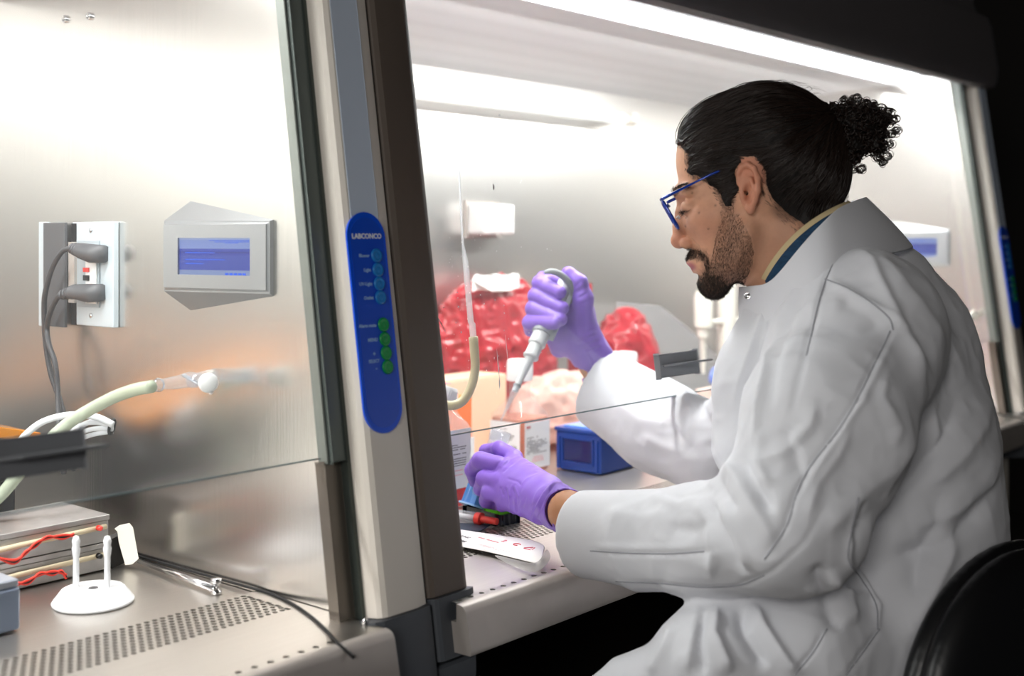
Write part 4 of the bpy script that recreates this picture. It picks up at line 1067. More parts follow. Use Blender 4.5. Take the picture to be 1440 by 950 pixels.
gl2 = glove(far_hand, fh0-np.array((.13, .16, .14)), fh0+np.array((.13, .16, .14)), '', creases=[
    ([(818, 394), (808, 404)], 1.6, -.9), ([(823, 402), (810, 412)], 1.6, -.9), ([(826, 412), (812, 420)], 1.6, -.9), ([(829, 422), (816, 428)], 1.6, -.8), ([(822, 398), (809, 408)], 1.5, .8), ([(827, 407), (812, 416)], 1.5, .8),
    ([(836, 462), (820, 468), (812, 474)], 1.8, -1.0), ([(838, 470), (820, 478), (808, 482)], 1.8, -1.1), ([(843, 479), (822, 486), (808, 490)], 1.8, -1.1), ([(848, 487), (828, 494), (812, 498)], 1.8, -1.1), ([(839, 466), (822, 473)], 1.6, .9), ([(841, 474), (822, 482)], 1.6, .9), ([(846, 483), (826, 490)], 1.6, .9),
    ([(856, 498), (842, 512), (832, 526), (826, 540)], 2, 1.4), ([(852, 497), (838, 508), (828, 520)], 2, -1.1), ([(820, 488), (830, 505), (836, 520)], 2, -.8)])
# ---- trousers
T = SDF(P(900, 980, 1.75)-.25, P(1300, 800, 1.4)+.25, .008)
T.chain([P(1240, 960, 1.56), P(1050, 915, 1.63), P(900, 893, 1.72)], [.10, .085, .065], k=.02)
T.chain([P(900, 893, 1.72), P(880, 1100, 1.75)], [.062, .05], k=.02)
tv, tq = T.mesh(); tn = vnormals(tv, tq); tv = tv + tn*(.004*(1-2*np.abs(vnoise(tv, 14, 61))))[:, None]
part('trousers', npmesh('trousers', tv, tq), pants_m, man)
# ================================================================== chair
leather = mat('black_leather', '#0f0f11', .38, bump=.15, bscale=300, spec=.5)
ch = thing('lab_chair', 'black leather chair the man sits on, only its rounded back in view', 'chair', tuple(P(1290, 940, 1.47)*np.array((1, 1, 0))))
fc3 = -rH*.75 + dH*.66; fc3 = fc3/np.linalg.norm(fc3)              # the way the sitter faces
sd3 = np.cross(fc3, UP)
G = SDF(P(1440, 960, 1.35)-.30, P(1440, 960, 1.35)+.30, .006)
G.ell(P(1418, 975, 1.335), (.042, .190, .165), axes=[-fc3, sd3, UP], k=.01)
G.ell(P(1430, 985, 1.315), (.042, .168, .150), axes=[-fc3, sd3, UP], k=.006)
gv, gq = G.mesh(); part('backrest', npmesh('backrest', gv, gq), leather, ch)
G = SDF(P(1468, 980, 1.34)-.26, P(1468, 980, 1.34)+.26, .006); G.ell(P(1432, 985, 1.305), (.045, .175, .160), axes=[-fc3, sd3, UP])
gv, gq = G.mesh(); part('back_shell', npmesh('back_shell', gv, gq), leather, ch)
sc_ = np.array(ch.location)
bm = BM(); add_lathe(bm, sc_ + np.array((0, 0, .515)), (0, 0, 1), [(0, 0), (.18, 0), (.21, .015), (.215, .04), (.19, .06), (0, .065)], 36); part('seat', bm, leather, ch, smooth=True)
bm = BM(); add_lathe(bm, sc_ + np.array((0, 0, .06)), (0, 0, 1), [(.03, 0), (.03, .2), (.018, .2), (.018, .455)], 20); part('column', bm, chrome, ch, smooth=True)
bp_ = P(1440, 990, 1.30); bm = BM(); add_tube(bm, [sc_ + np.array((0, 0, .50)), (sc_*np.array((.4, .4, 0)) + bp_*np.array((.6, .6, 0))) + np.array((0, 0, .50)), bp_*np.array((1, 1, 0)) - fc3*.03 + np.array((0, 0, .56)), bp_ - fc3*.02], .014, 8); part('back_bar', bm, black_rubber, ch, smooth=True)
for k in range(5):
    a = 2*math.pi*k/5 + .3; e = sc_ + np.array((.28*math.cos(a), .28*math.sin(a), .035))
    bm = BM(); add_tube(bm, [sc_ + np.array((0, 0, .09)), e + np.array((0, 0, .03))], [.02, .013], 8); lg = part('leg', bm, black_rubber, ch)
    bm = BM(); add_lathe(bm, e + np.array((0, -.012, -.005)), (0, 1, 0), [(0, 0), (.028, 0), (.03, .004), (.03, .02), (.028, .024), (0, .024)], 16); part('caster', bm, black_rubber, lg, smooth=True)

# ================================================================== pipette, tube and rack in the hands
grey_p = mat('pipette_grey', '#c9ccce', .35); grey_d = mat('pipette_dark_grey', '#8f9498', .4); clear_pl = glass_mat('clear_plastic', (.93, .95, .97, 1), .08, .22, (.95, .97, 1, 1), 1.35)
tip_, top_ = P(704, 592, 1.80), P(797, 393, 1.925); pax = (top_-tip_); PL = np.linalg.norm(pax); pax = pax/PL
s = PL/219.; rr = 1.86/FPX
def at(d): return tip_ + pax*(d*s)
pp = thing('pipette', 'light grey hand pipette held upright in the raised gloved hand', 'pipette', tuple(tip_))
def pl(name, prof, m): bm = BM(); add_lathe(bm, tip_, pax, [(r*rr, d*s) for r, d in prof], 28); return part(name, bm, m, pp, auto=40)
pl('disposable_tip', [(0, 0), (.9, 0), (3.6, 36), (4.6, 40), (4.6, 45), (5.2, 45.5), (5.2, 51), (0, 51)], clear_pl)
pl('shaft', [(0, 44), (3.6, 44), (4.4, 56), (6.6, 92), (7.2, 93), (7.6, 97)], grey_p)
pl('shaft_ring', [(4.6, 51), (5.6, 51), (5.6, 53.5), (4.8, 53.5)], grey_d)
pl('collar', [(7, 93), (11, 95), (11.6, 97), (10.2, 99), (10, 113), (12.4, 115), (12.8, 118), (12.2, 120), (12, 131), (13.2, 132)], grey_p)
pl('lock_ring', [(12.8, 131), (14.4, 132), (14.6, 140), (13, 141.5)], grey_d)
pl('barrel', [(13, 141), (14.4, 143), (14, 150), (11.5, 160), (11.5, 190), (10.5, 214), (9.5, 219), (0, 220)], grey_p)
side_ax = np.cross(pax, dH); side_ax /= np.linalg.norm(side_ax)
if side_ax @ rH < 0: side_ax = -side_ax
bm = BM(); c0 = at(128) + side_ax*(15*rr); add_prism(bm, [c0 + side_ax*a*rr + dH*b*rr for a, b in ((-3, -5), (4, -5), (4, 5), (-3, 5))], at(205)-at(128)); part('ejector_bar', bm, grey_d, pp)
hk = [P(*p) for p in ((803, 424, 1.915), (806, 410, 1.905), (799, 396, 1.895), (788, 386, 1.89), (776, 381.5, 1.885), (765, 383, 1.885))]
bm = BM(); add_tube(bm, smooth_path(hk, 5), list(np.interp(np.linspace(0, 1, 26), [0, .3, .8, 1], [.0045, .0058, .0048, .0030])), 12); part('finger_hook', bm, grey_d, pp, smooth=True)
bm = BM(); add_lathe(bm, at(219), pax, [(8*rr, 0), (8*rr, 6*s), (7*rr, 8*s), (0, 8*s)], 20); part('plunger', bm, black_rubber, pp, auto=40)
tb, tt = P(671, 706, 1.775), P(705, 606, 1.805); tax = (tt-tb); TLn = np.linalg.norm(tax); tax /= TLn
tu = thing('sample_tube', 'clear plastic screw-neck tube held open in the lower gloved hand', 'tube', tuple(tb))
bm = BM(); add_lathe(bm, tb, tax, [(0, 0), (.004, 0), (.0135, .014), (.0140, TLn*.86), (.0155, TLn*.88), (.0150, TLn*.90), (.0162, TLn*.915), (.0150, TLn*.93), (.0162, TLn*.95), (.0150, TLn*.965), (.0155, TLn), (.0138, TLn), (.0130, TLn*.85)], 32); part('wall', bm, clear_pl, tu, smooth=True)
bm = BM(); add_lathe(bm, tb, tax, [(0, .003), (.004, .003), (.0125, .016), (.0128, TLn*.35), (0, TLn*.35)], 24); part('liquid', bm, mat('pink_medium', '#e9a9a0', .2, trans=.6), tu, smooth=True)
blue_pl = mat('blue_plastic', '#3f78b8', .3, coat=.3)
rk = thing('tube_holder', 'small blue ribbed plastic holder under the gloved hand', 'holder', tuple(P(668, 712, 1.785)))
b0 = P(667.5, 711.5, 1.785); n = 40; V, Q = [], []
bm = BM(); rings_ = []
d_, u_, w_ = frame_of(tax)
for hgt, sc2 in ((.0, 1.0), (.038, .93), (.038, .80), (.004, .8)):
    rings_.append([bm.verts.new(Vector(b0) + d_*hgt + (u_*math.cos(a) + w_*math.sin(a))*(.0195 + .0018*math.cos(a*8))*sc2) for a in [2*math.pi*k/n for k in range(n)]])
for a, b in zip(rings_, rings_[1:]):
    for k in range(n): bm.faces.new((a[k], a[(k+1) % n], b[(k+1) % n], b[k]))
bm.faces.new(rings_[-1]); part('holder_body', bm, blue_pl, rk, auto=50)
bm = BM(); add_lathe(bm, b0, tax, [(.016, -.002), (.0245, -.002), (.0245, .0005), (.016, .0005)], 36); part('flange', bm, mat('pale_blue_rim', '#8fb8e0', .25), rk, auto=40)

# ================================================================== right cabinet: on the worktop
def lines(prefix, c, xd, yd, w, rows_, m, parent, h=.0012, gap=.0034, off=.0003, seed=1):
    """small printed lines as thin raised strips on a label face"""
    r_ = random.Random(seed); bm = BM(); x = Vector(xd).normalized(); y = Vector(yd).normalized(); z = x.cross(y)
    for i in range(rows_):
        p0 = 0.
        while p0 < w*.95:
            L_ = r_.uniform(.0022, .006)
            if r_.random() < .86:
                q0 = Vector(c) + x*p0 - y*(i*gap) + z*off; L2 = min(L_, w-p0)
                add_prism(bm, [q0, q0 + x*L2, q0 + x*L2 - y*h, q0 - y*h], z*.0001)
            p0 += L_ + .0009
            if r_.random() < .06: break
    o = part(prefix, bm, m, parent); o['kind'] = 'stuff'; return o
media = mat('peach_medium', '#f0a98c', .15, trans=.55, ior=1.2); media_red = mat('red_medium', '#d8262e', .15, trans=.3, ior=1.2)
paper = mat('label_paper', '#eef0f1', .6); clear_bt = glass_mat('bottle_plastic', (.97, .96, .96, 1), .05, .10, (1, .96, .95, 1), 1.4)
cap_w = mat('white_cap', '#ececec', .4)
def media_bottle(label, x0, y0, w, hb, htot, liquid, fill, lab, cap_r=.021, cap_h=.028, cap_tilt=None, seed=1, mag=False):
    t = thing('media_bottle', label, 'bottle', (x0+w/2, y0+w/2, ZS)); cx, cy = x0+w/2, y0+w/2
    def ring(s_, z, e=.32):
        out = []
        for k in range(32):
            a = 2*math.pi*(k+.5)/32; ca, sa = math.cos(a), math.sin(a)
            out.append((cx + math.copysign(abs(ca)**e, ca)*s_, cy + math.copysign(abs(sa)**e, sa)*s_, z))
        return out
    def loft(rs):
        bm = BM(); R_ = [[bm.verts.new(p) for p in r] for r in rs]
        for a, b in zip(R_, R_[1:]):
            for k in range(32): bm.faces.new((a[k], a[(k+1) % 32], b[(k+1) % 32], b[k]))
        bm.faces.new(R_[0][::-1]); return bm, R_
    h = w/2; z0 = ZS
    bm, R_ = loft([ring(h*.94, z0, .3), ring(h, z0+.004, .3), ring(h, z0+hb-.004, .3), ring(h*.96, z0+hb, .32), ring(h*.62, z0+hb+.018, .6), ring(.019, z0+hb+.028, 1), ring(.018, z0+htot-cap_h+.004, 1)])
    part('bottle_body', bm, clear_bt, t, smooth=True)
    bm, R_ = loft([ring(h*.92, z0+.002, .3), ring(h*.965, z0+.006, .3), ring(h*.965, z0+hb*fill, .3)]); bm.faces.new(R_[-1]); part('liquid', bm, liquid, t, auto=40)
    cd = Vector(cap_tilt or (0, 0, 1)).normalized(); cb = Vector((cx, cy, z0+htot-cap_h))
    bm = BM(); prof = [(0, 0), (cap_r, 0), (cap_r, cap_h*.9), (cap_r*.93, cap_h), (0, cap_h)]; add_lathe(bm, cb, cd, prof, 40); cp_ = part('cap', bm, cap_w, t, auto=40)
    bm = BM()
    for k in range(36):
        a = 2*math.pi*k/36; d, u, w2 = frame_of(cd); pz = cb + (u*math.cos(a) + w2*math.sin(a))*cap_r
        add_tube(bm, [pz + d*.002, pz + d*cap_h*.85], .0007, 4)
    part('cap_ribs', bm, cap_w, cp_)['kind'] = 'stuff'
    if mag: text('lettering', 'V/A', cb + cd*(cap_h+.0004), Vector((1, -.6, 0)), Vector((.6, 1, 0)), .017, mat('print_magenta', '#d8379a', .5), cp_, .0004, 'CENTER')
    lz0, lz1 = z0+lab[0], z0+lab[1]
    bm = BM(); add_box(bm, (cx, y0-.0008, (lz0+lz1)/2), (w*.86, .0006, lz1-lz0)); lb = part('label', bm, paper, t)
    lines('label_print', (cx-w*.38, y0-.0012, lz1-.022), (1, 0, 0), (0, 0, 1), w*.7, 10, print_black, lb, seed=seed)
    lines('red_print', (cx-w*.38, y0-.0012, lz1-.006), (1, 0, 0), (0, 0, 1), w*.34, 1, print_red, lb, h=.0034, seed=seed+5)
    lines('red_print', (cx-w*.2, y0-.0012, lz1-.060), (1, 0, 0), (0, 0, 1), w*.4, 3, mat('print_pink', '#efa0a6', .6), lb, seed=seed+6)
    bm = BM(); add_box(bm, (x0-.0008, cy, (lz0+lz1)/2), (.0006, w*.86, lz1-lz0)); lb2 = part('label', bm, paper, t)
    lines('label_print', (x0-.0012, cy+w*.38, lz1-.012), (0, -1, 0), (0, 0, 1), w*.7, 7, print_black, lb2, seed=seed+9)
    bm = BM()
    for i in range(14): add_box(bm, (x0-.0013, cy-w*.28, lz1-.04-.0032*i), (.0003, .010, .0006+.0016*((i*7) % 3)/2))
    part('barcode', bm, print_black, lb2)['kind'] = 'stuff'
    return t
media_bottle('square peach-filled media bottle with white cap directly behind the pipette tip', 1.598, 1.347, .078, .100, .192, media, .93, (.008, .088), .0225, .036, seed=2)
media_bottle('media bottle with magenta letters on its tilted white cap, nearest the left post', 1.292, 1.255, .080, .125, .185, media_red, .38, (.030, .118), .027, .030, cap_tilt=(.30, -.15, .9), seed=12, mag=True)
media_bottle('clear media bottle with white label behind the lower gloved hand', 1.452, 1.385, .070, .085, .150, media, .6, (.010, .072), .019, .024, seed=22)
bm = BM(); add_box(bm, (1.585, 1.50, ZS+.062), (.05, .05, .124), bev=.001); solo('carton', bm, mat('orange_card', '#ef7a35', .55), 'small orange carton standing between the media bottles', 'carton')
t = thing('carton', 'pale peach cardboard carton at the back beside the left post', 'carton', (1.69, 1.585, ZS))
bm = BM(); add_box(bm, (1.69, 1.585, ZS+.071), (.19, .08, .140), bev=.002); part('carton_body', bm, mat('peach_card', '#ecc7a8', .6), t)
bm = BM(); add_box(bm, (1.69, 1.565, ZS+.1425), (.19, .038, .002)); add_box(bm, (1.69, 1.606, ZS+.1425), (.19, .038, .002)); part('flap', bm, mat('peach_card', '', 0), t)['kind'] = 'stuff'
# blue pipette-tip box
bx = thing('tip_box', 'dark blue plastic pipette tip box behind the far sleeve', 'box', (1.748, 1.296, ZS))
dblue = mat('dark_blue_plastic', '#1f3f8c', .3, coat=.2); lblue = mat('light_blue_plastic', '#5a8fd8', .3, coat=.2); nblue = mat('navy_window', '#131c56', .12, coat=.5)
x0, x1, y0, y1 = 1.686, 1.812, 1.247, 1.345
bm = BM(); add_box(bm, ((x0+x1)/2, (y0+y1)/2, ZS+.034), (x1-x0, y1-y0, .066), bev=.004); part('box_body', bm, dblue, bx, auto=40)
bm = BM(); add_box(bm, ((x0+x1)/2, (y0+y1)/2, ZS+.0705), (x1-x0+.004, y1-y0+.004, .007), bev=.002); lid = part('lid', bm, dblue, bx, auto=40)
bm = BM(); add_box(bm, ((x0+x1)/2, (y0+y1)/2, ZS+.0752), (x1-x0-.02, y1-y0-.02, .003), bev=.001); part('lid_panel', bm, lblue, lid, auto=40)
bm = BM(); add_box(bm, (x0-.0005, (y0+y1)/2, ZS+.036), (.002, .060, .038), bev=.0009); w_ = part('window', bm, nblue, bx, auto=40)
bm = BM()
for yy, zz, sy, sz in (((y0+y1)/2, ZS+.057, .068, .003), ((y0+y1)/2, ZS+.015, .068, .003), ((y0+y1)/2-.033, ZS+.036, .003, .042), ((y0+y1)/2+.033, ZS+.036, .003, .042)): add_box(bm, (x0-.001, yy, zz), (.004, sy, sz))
part('window_frame', bm, dblue, bx)
for yy in (y0+.008, y1-.008): bm = BM(); add_box(bm, (x0-.0015, yy, ZS+.03), (.004, .006, .056), bev=.001); part('rib', bm, dblue, bx)
bm = BM(); add_box(bm, (1.745, y0-.003, ZS+.052), (.008, .005, .022), bev=.0015); part('latch', bm, cap_w, bx, auto=40)
# black pouch, green cap, red-tipped syringe, pad
def lump(name, label, cat, c, rad, m, amp=.0, sc=30, h=.002, axes=None, seed=0, rough=None):
    c = np.array(c, float); rd = np.array(rad); G = SDF(c-max(rad)-.02, c+max(rad)+.02, h); G.ell(c, rad, axes=axes); v_, q_ = G.mesh(); n_ = vnormals(v_, q_)
    if amp: v_ = v_ + n_*(amp*(1-2*np.abs(vnoise(v_, sc, seed))) + .4*amp*(1-2*np.abs(vnoise(v_, sc*2.3, seed+1))))[:, None]
    return v_, q_
c = onz(692, 727, .808); o = thing('case', 'small glossy black case with green insert beside the blue holder', 'case', (c[0], c[1], .80))
bm = BM(); a = onz(665, 717, .806); b = onz(717, 731, .806); ax_ = (b-a)/np.linalg.norm(b-a); ay_ = np.cross(UP, ax_); add_box(bm, (a+b)/2, (np.linalg.norm(b-a), .030, .010), Matrix((ax_, ay_, UP)).transposed(), bev=.004); part('case_body', bm, mat('gloss_black', '#0b1220', .12, coat=.6), o, auto=40)
bm = BM(); add_box(bm, (a+b)/2 + ax_*.008 + ay_*.004 + UP*.008, (.03, .018, .008), Matrix((ax_, ay_, UP)).transposed(), bev=.003); part('green_insert', bm, mat('bright_green', '#6fd62a', .35), o, auto=40)
red_pl = mat('red_plastic', '#e23a30', .35, coat=.3)
a, b = onz(628, 722, .809), onz(699, 733, .809); d = (b-a); L_ = np.linalg.norm(d); d /= L_
o = thing('syringe', 'clear syringe with red cap lying on the intake edge by the left post', 'syringe', tuple(a))
r_ = .0082
bm = BM(); add_lathe(bm, a, d, [(0, 0), (r_, 0), (r_, L_*.62), (r_*.9, L_*.64), (0, L_*.64)], 24); part('barrel', bm, clear_pl, o, smooth=True)
bm = BM(); add_lathe(bm, a, d, [(0, .01), (r_*.5, .01), (r_*.5, L_*.55), (0, L_*.55)], 16); part('plunger_rod', bm, cap_w, o, smooth=True)
bm = BM(); add_lathe(bm, a, d, [(0, L_*.60), (r_*1.05, L_*.60), (r_*1.1, L_*.70), (r_*.62, L_*.71), (r_*.56, L_*1.0), (r_*.4, L_*1.01), (0, L_*1.0)], 20); part('red_cap', bm, red_pl, o, auto=40)
bm = BM(); q4 = [onz(*p, .8008) for p in ((628, 735), (690, 738), (676, 747), (628, 748))]; add_prism(bm, q4, (0, 0, .0012)); solo('pad', bm, mat('slate_pad', '#2f3a4a', .5), 'dark slate rubber pad under the red-capped syringe', 'pad')
# paper wrapper
wr = thing('syringe_wrapper', 'torn white peel-open wrapper with red print lying across the front grille', 'wrapper', tuple(onz(700, 770, .80)))
def wrow(pts, zz): return [onz(x, y, z) for (x, y), z in zip(pts, zz)]
topl = [(625, 741), (647, 744), (685, 749), (722, 755), (752, 758.5), (768, 767)]; botl = [(628, 765), (650, 769), (688, 776), (736, 788), (752, 792), (760, 794)]
g_ = []
for j in range(6):
    f = j/5; pts = [(t0[0]*(1-f)+b0_[0]*f, t0[1]*(1-f)+b0_[1]*f) for t0, b0_ in zip(topl, botl)]
    zz = [.8035 + .005*math.sin(math.pi*f) + .004*(i/5) for i in range(6)]
    g_.append(wrow(pts, zz))
sheet('paper_face', g_, mat('wrapper_paper', '#eceae8', .55, bump=.1, bscale=150), wr, .0005, 1)
film = glass_mat('wrapper_film', (.95, .95, .95, 1), .1, .35, (1, 1, 1, 1), 1.3)
g2 = [[onz(688, 777, .806), onz(712, 783, .808), onz(736, 789, .812), onz(759, 794, .816), onz(768, 767, .82)],
      [onz(706, 789, .8025), onz(722, 793, .804), onz(740, 799, .806), onz(758, 798, .812), onz(774, 775, .816)],
      [onz(736, 802, .8015), onz(744, 804, .802), onz(754, 804, .803), onz(764, 800, .805), onz(776, 785, .803)]]
sheet('film_face', g2, film, wr, .0004, 2)
pm = mat('print_crimson', '#d2485c', .6)
def wpt(x, y, k=.0): return onz(x, y, .8112) + UP*k
wx = wpt(756, 775)-wpt(700, 760); wx /= np.linalg.norm(wx); wy = np.cross(UP, wx)
bm = BM(); cc = wpt(745, 771)
tri = [cc + (wx*math.cos(a) + wy*math.sin(a))*.0095 for a in (math.pi/2, math.pi*7/6, math.pi*11/6)]
for k in range(3): add_tube(bm, [tri[k]*.85+tri[(k+1) % 3]*.15, tri[k]*.12+tri[(k+1) % 3]*.88], .0007, 6)
a2 = wpt(727, 765); add_tube(bm, [a2 + (wx*math.cos(a)+wy*math.sin(a)*.9)*.0048 for a in np.linspace(.5, 5.6, 14)], .0006, 6)
part('red_marks', bm, pm, wr)['kind'] = 'stuff'
text('lettering', '2', wpt(709, 760), wx, wy, .011, pm, wr, .0003, 'CENTER'); text('lettering', '7', wpt(745.5, 771.5), wx, wy, .009, pm, wr, .0002, 'CENTER')
text('lettering', '22340', wpt(652, 752, -.002), wx, wy, .010, print_black, wr, .0001, 'CENTER'); text('lettering', '005', wpt(650, 758, -.002), wx, wy, .009, print_black, wr, .0001, 'CENTER')
lines('red_lines', wpt(674, 754, -.001), wx, wy, .04, 1, pm, wr, h=.0022, seed=3); lines('red_lines', wpt(676, 764, -.0008), wx, wy, .06, 3, pm, wr, h=.0005, gap=.0022, seed=4)
# aspirator: glass pipette in a tan hose, held by a clip under the back
hose_m = mat('tan_hose', '#d9cda6', .45, trans=.15)
o = thing('aspirator', 'glass pipette standing in a curved tan hose beside the left post', 'aspirator', tuple(P(640, 572, 1.62)))
bm = BM(); add_tube(bm, smooth_path([(1.034, 1.21, .975), (1.08, 1.17, .975), (1.13, 1.13, .978), P(600, 562, 1.64), P(615, 566, 1.63), P(634, 570, 1.63), P(650, 564, 1.635), P(662, 545, 1.64), P(668, 520, 1.645), P(667.5, 498, 1.645), P(666, 477, 1.645)], 6), .0062, 14); part('hose', bm, hose_m, o, smooth=True)
bm = BM(); p4 = [P(666, 480, 1.645), P(664, 455, 1.645), P(662, 452, 1.645), P(655, 372, 1.65), P(651, 345, 1.65), P(646, 255, 1.655), P(643, 170, 1.66)]
add_tube(bm, p4, [.0044, .0044, .0040, .0040, .0018, .0014, .0009], 12); part('glass_pipette', bm, glass_mat('thin_glass', (.88, .9, .93, 1), .05, .3, (1, 1, 1, 1)), o, smooth=True)
bm = BM(); add_lathe(bm, P(666, 478, 1.645), P(665, 470, 1.645)-P(666, 478, 1.645), [(.0064, 0), (.0064, .004), (.0045, .005)], 14); part('hose_end', bm, hose_m, o, smooth=True)
# things on and at the back wall
bxw = onY(702, 308, 1.70)
o = thing('wall_socket', 'white box-shaped socket cover on the back wall above the red bag', 'socket', (bxw[0], 1.748, bxw[2]-.033))
bm = BM(); add_box(bm, (bxw[0], 1.722, bxw[2]), (.098, .050, .064), bev=.009); part('cover', bm, cap_w, o, auto=50)
bm = BM(); add_box(bm, (bxw[0]+.002, 1.6965, bxw[2]-.002), (.070, .002, .046), bev=.0009); part('cover_door', bm, white_paint, o)
bm = BM(); add_box(bm, (bxw[0], 1.7475, bxw[2]), (.11, .004, .078), bev=.001); part('back_plate', bm, steel_lip, o)
redbag = mat('red_bag', '#ac2c35', .25, trans=.12, ior=1.15, bump=.3, bscale=60, coat=.5)
def bag(label, c, rad, seed, amp, neck=None, m=redbag, name='waste_bag', cat='bag', h=.005, flatbase=True):
    c = np.array(c, float); m_ = max(rad)+.05; G = SDF(c-m_, c+m_+.05, h); G.ell(c, rad)
    if neck: G.cap(c + np.array((0, 0, rad[2]*.8)), np.array(neck), rad[0]*.45, rad[0]*.7, k=.04)
    G.ell(c - np.array((0, 0, rad[2]*.5)), (rad[0]*.95, rad[1]*.9, rad[2]*.5), k=.04)
    if flatbase: G.plane((0, 0, ZS+.012), (0, 0, -1))
    G.plane((0, YB-.016, 0), (0, 1, 0))
    v_, q_ = G.mesh(); n_ = vnormals(v_, q_)
    f = amp*(1-2.4*np.abs(vnoise(v_*np.array((1, 1, .45)), 26, seed))) + amp*.5*(1-2.2*np.abs(vnoise(v_, 60, seed+1)))
    v_ = v_ + n_*f[:, None]; v_[:, 2] = np.maximum(v_[:, 2], ZS+.0005); v_[:, 1] = np.minimum(v_[:, 1], YB-.002)
    o = solo(name, npmesh(name, v_, q_), m, label, cat); return o
p1 = onY(700, 480, 1.69); bag('red plastic waste bag hanging against the back wall under white tape', (p1[0]-.0, 1.70, .955), (.19, .055, .165), 71, .008)
tpc = onY(691, 397, 1.66); bm = BM(); xs = np.linspace(-.078, .076, 9)
add_prism(bm, [(tpc[0]+x, 1.640+.01*abs(math.sin(i)), tpc[2]+.016+.002*math.sin(i*2)-(.010 if i == 0 else 0)) for i, x in enumerate(xs)] + [(tpc[0]+x, 1.640+.01*abs(math.sin(i)), tpc[2]-.016+.003*math.sin(i)) for i, x in list(enumerate(xs))[::-1]], (0, .003, 0)); solo('tape', bm, mat('white_tape', '#f2f2f0', .5), 'strip of white tape stuck across the top of the left red bag', 'tape')
p2 = onY(880, 500, 1.56); bag('crumpled red plastic waste bag behind the raised glove, right of the hanging one', (p2[0], 1.56, .915), (.075, .07, .125), 81, .009)
p3 = onY(822, 425, 1.675); bm = BM(); c = p3; q_ = [(c[0]-.02, 1.675, c[2]-.07), (c[0]+.018, 1.67, c[2]-.07), (c[0]+.028, 1.675, c[2]+.042), (c[0]-.022, 1.685, c[2]+.046)]
add_prism(bm, q_, (0, .012, 0)); add_box(bm, (c[0], 1.69, (c[2]-.07+ZS)/2), (.05, .03, c[2]-.07-ZS), bev=.004); solo('sharps_container', bm, redbag, 'narrow upright red container with flared top behind the thumb of the raised glove', 'container')
pink_bag = mat('pale_pink_bag', '#f3c8ba', .3, trans=.3, ior=1.1, coat=.3)
p5 = onY(780, 565, 1.50); bag('crumpled pale pink plastic bag behind the square media bottle', (p5[0]+.03, 1.50, .865), (.15, .055, .075), 91, .006, m=pink_bag, name='plastic_bag')
j = onY(877, 500, 1.40); bm = BM(); add_lathe(bm, (j[0], 1.40, ZS), (0, 0, 1), [(0, 0), (.026, 0), (.026, .15), (.024, .16), (.027, .162), (.027, j[2]-ZS+.004), (.025, j[2]-ZS+.007), (0, j[2]-ZS+.007)], 32); solo('jar', bm, cap_w, 'tall white plastic jar standing just above the far sleeve cuff', 'jar', auto=40)
o = thing('splash_guard', 'hazy clear plastic sheet leaning behind the sash handle', 'sheet', tuple(onY(950, 600, 1.675)*np.array((1, 1, 0)) + np.array((0, 0, ZS))))
bm = BM(); pz = [onY(x, y, 1.675) for x, y in ((868, 424), (928, 429), (965, 458), (1008, 500), (1030, 525))]; pz = pz + [np.array((pz[-1][0], 1.675, ZS)), np.array((pz[0][0], 1.675, ZS))]; add_prism(bm, pz, (0, .003, 0)); part('sheet_panel', bm, glass_mat('hazy_sheet', (.86, .86, .87, 1), .15, .25, (.8, .8, .82, 1), 1.3), o)
bm = BM(); add_box(bm, ((pz[0][0]+pz[4][0])/2, 1.67515, ZS+.006), (pz[4][0]-pz[0][0], .02, .012)); part('foot', bm, clear_pl, o)
# pipette stand with hanging pipettes
ps = onY(1022, 460, 1.45); o = thing('pipette_stand', 'white pipette stand with cross bar at the back under the chin', 'stand', (ps[0], 1.45, ZS))
ivory = mat('ivory_plastic', '#ebe8de', .4)
bm = BM(); add_lathe(bm, (ps[0], 1.45, ZS+.016), (0, 0, 1), [(.021, 0), (.021, .30), (.014, .305), (0, .305)], 24); part('column', bm, ivory, o, auto=40)
bm = BM(); add_lathe(bm, (ps[0], 1.45, ZS), (0, 0, 1), [(0, 0), (.075, 0), (.075, .010), (.06, .017), (0, .017)], 32); part('base', bm, ivory, o, auto=40)
bz = onY(1020, 451, 1.45)[2]; bm = BM(); add_tube(bm, [(ps[0]-.075, 1.45, bz), (ps[0]+.10, 1.45, bz)], .006, 10); part('cross_bar', bm, ivory, o, smooth=True)
hp = onY(989, 470, 1.45)
for k, (dx, lab) in enumerate(((hp[0]-ps[0], 'white pipette hanging at the left of the stand, tip down, right of the sash handle'), (.105, 'white pipette hanging on the stand behind the coat collar'))):
    hx_ = ps[0]+dx; z0 = onY(989, 525, 1.45)[2]
    h = thing('hanging_pipette', lab, 'pipette', (hx_, 1.45, z0))
    bm = BM(); add_lathe(bm, (hx_, 1.45, z0), (0, 0, 1), [(0, 0), (.004, 0), (.0075, .075), (.009, .08)], 20); part('shaft', bm, ivory, h, auto=40)
    bm = BM(); add_lathe(bm, (hx_, 1.45, z0+.078), (0, 0, 1), [(.009, 0), (.013, .003), (.014, .022), (.020, .026), (.0205, .09), (.016, .105), (0, .106)], 24); part('handle', bm, ivory, h, auto=40)
    bm = BM(); add_lathe(bm, (hx_, 1.45, z0+.184), (0, 0, 1), [(.006, 0), (.006, .012), (.010, .013), (.010, .02), (0, .02)], 16); part('plunger', bm, mat('yellow_button', '#e5c04a', .4), h, auto=40)
bb = onY(1012, 545, 1.30); t = thing('carton', 'pale pinkish carton carrying the blue cone behind the coat front', 'carton', (bb[0], 1.30, ZS))
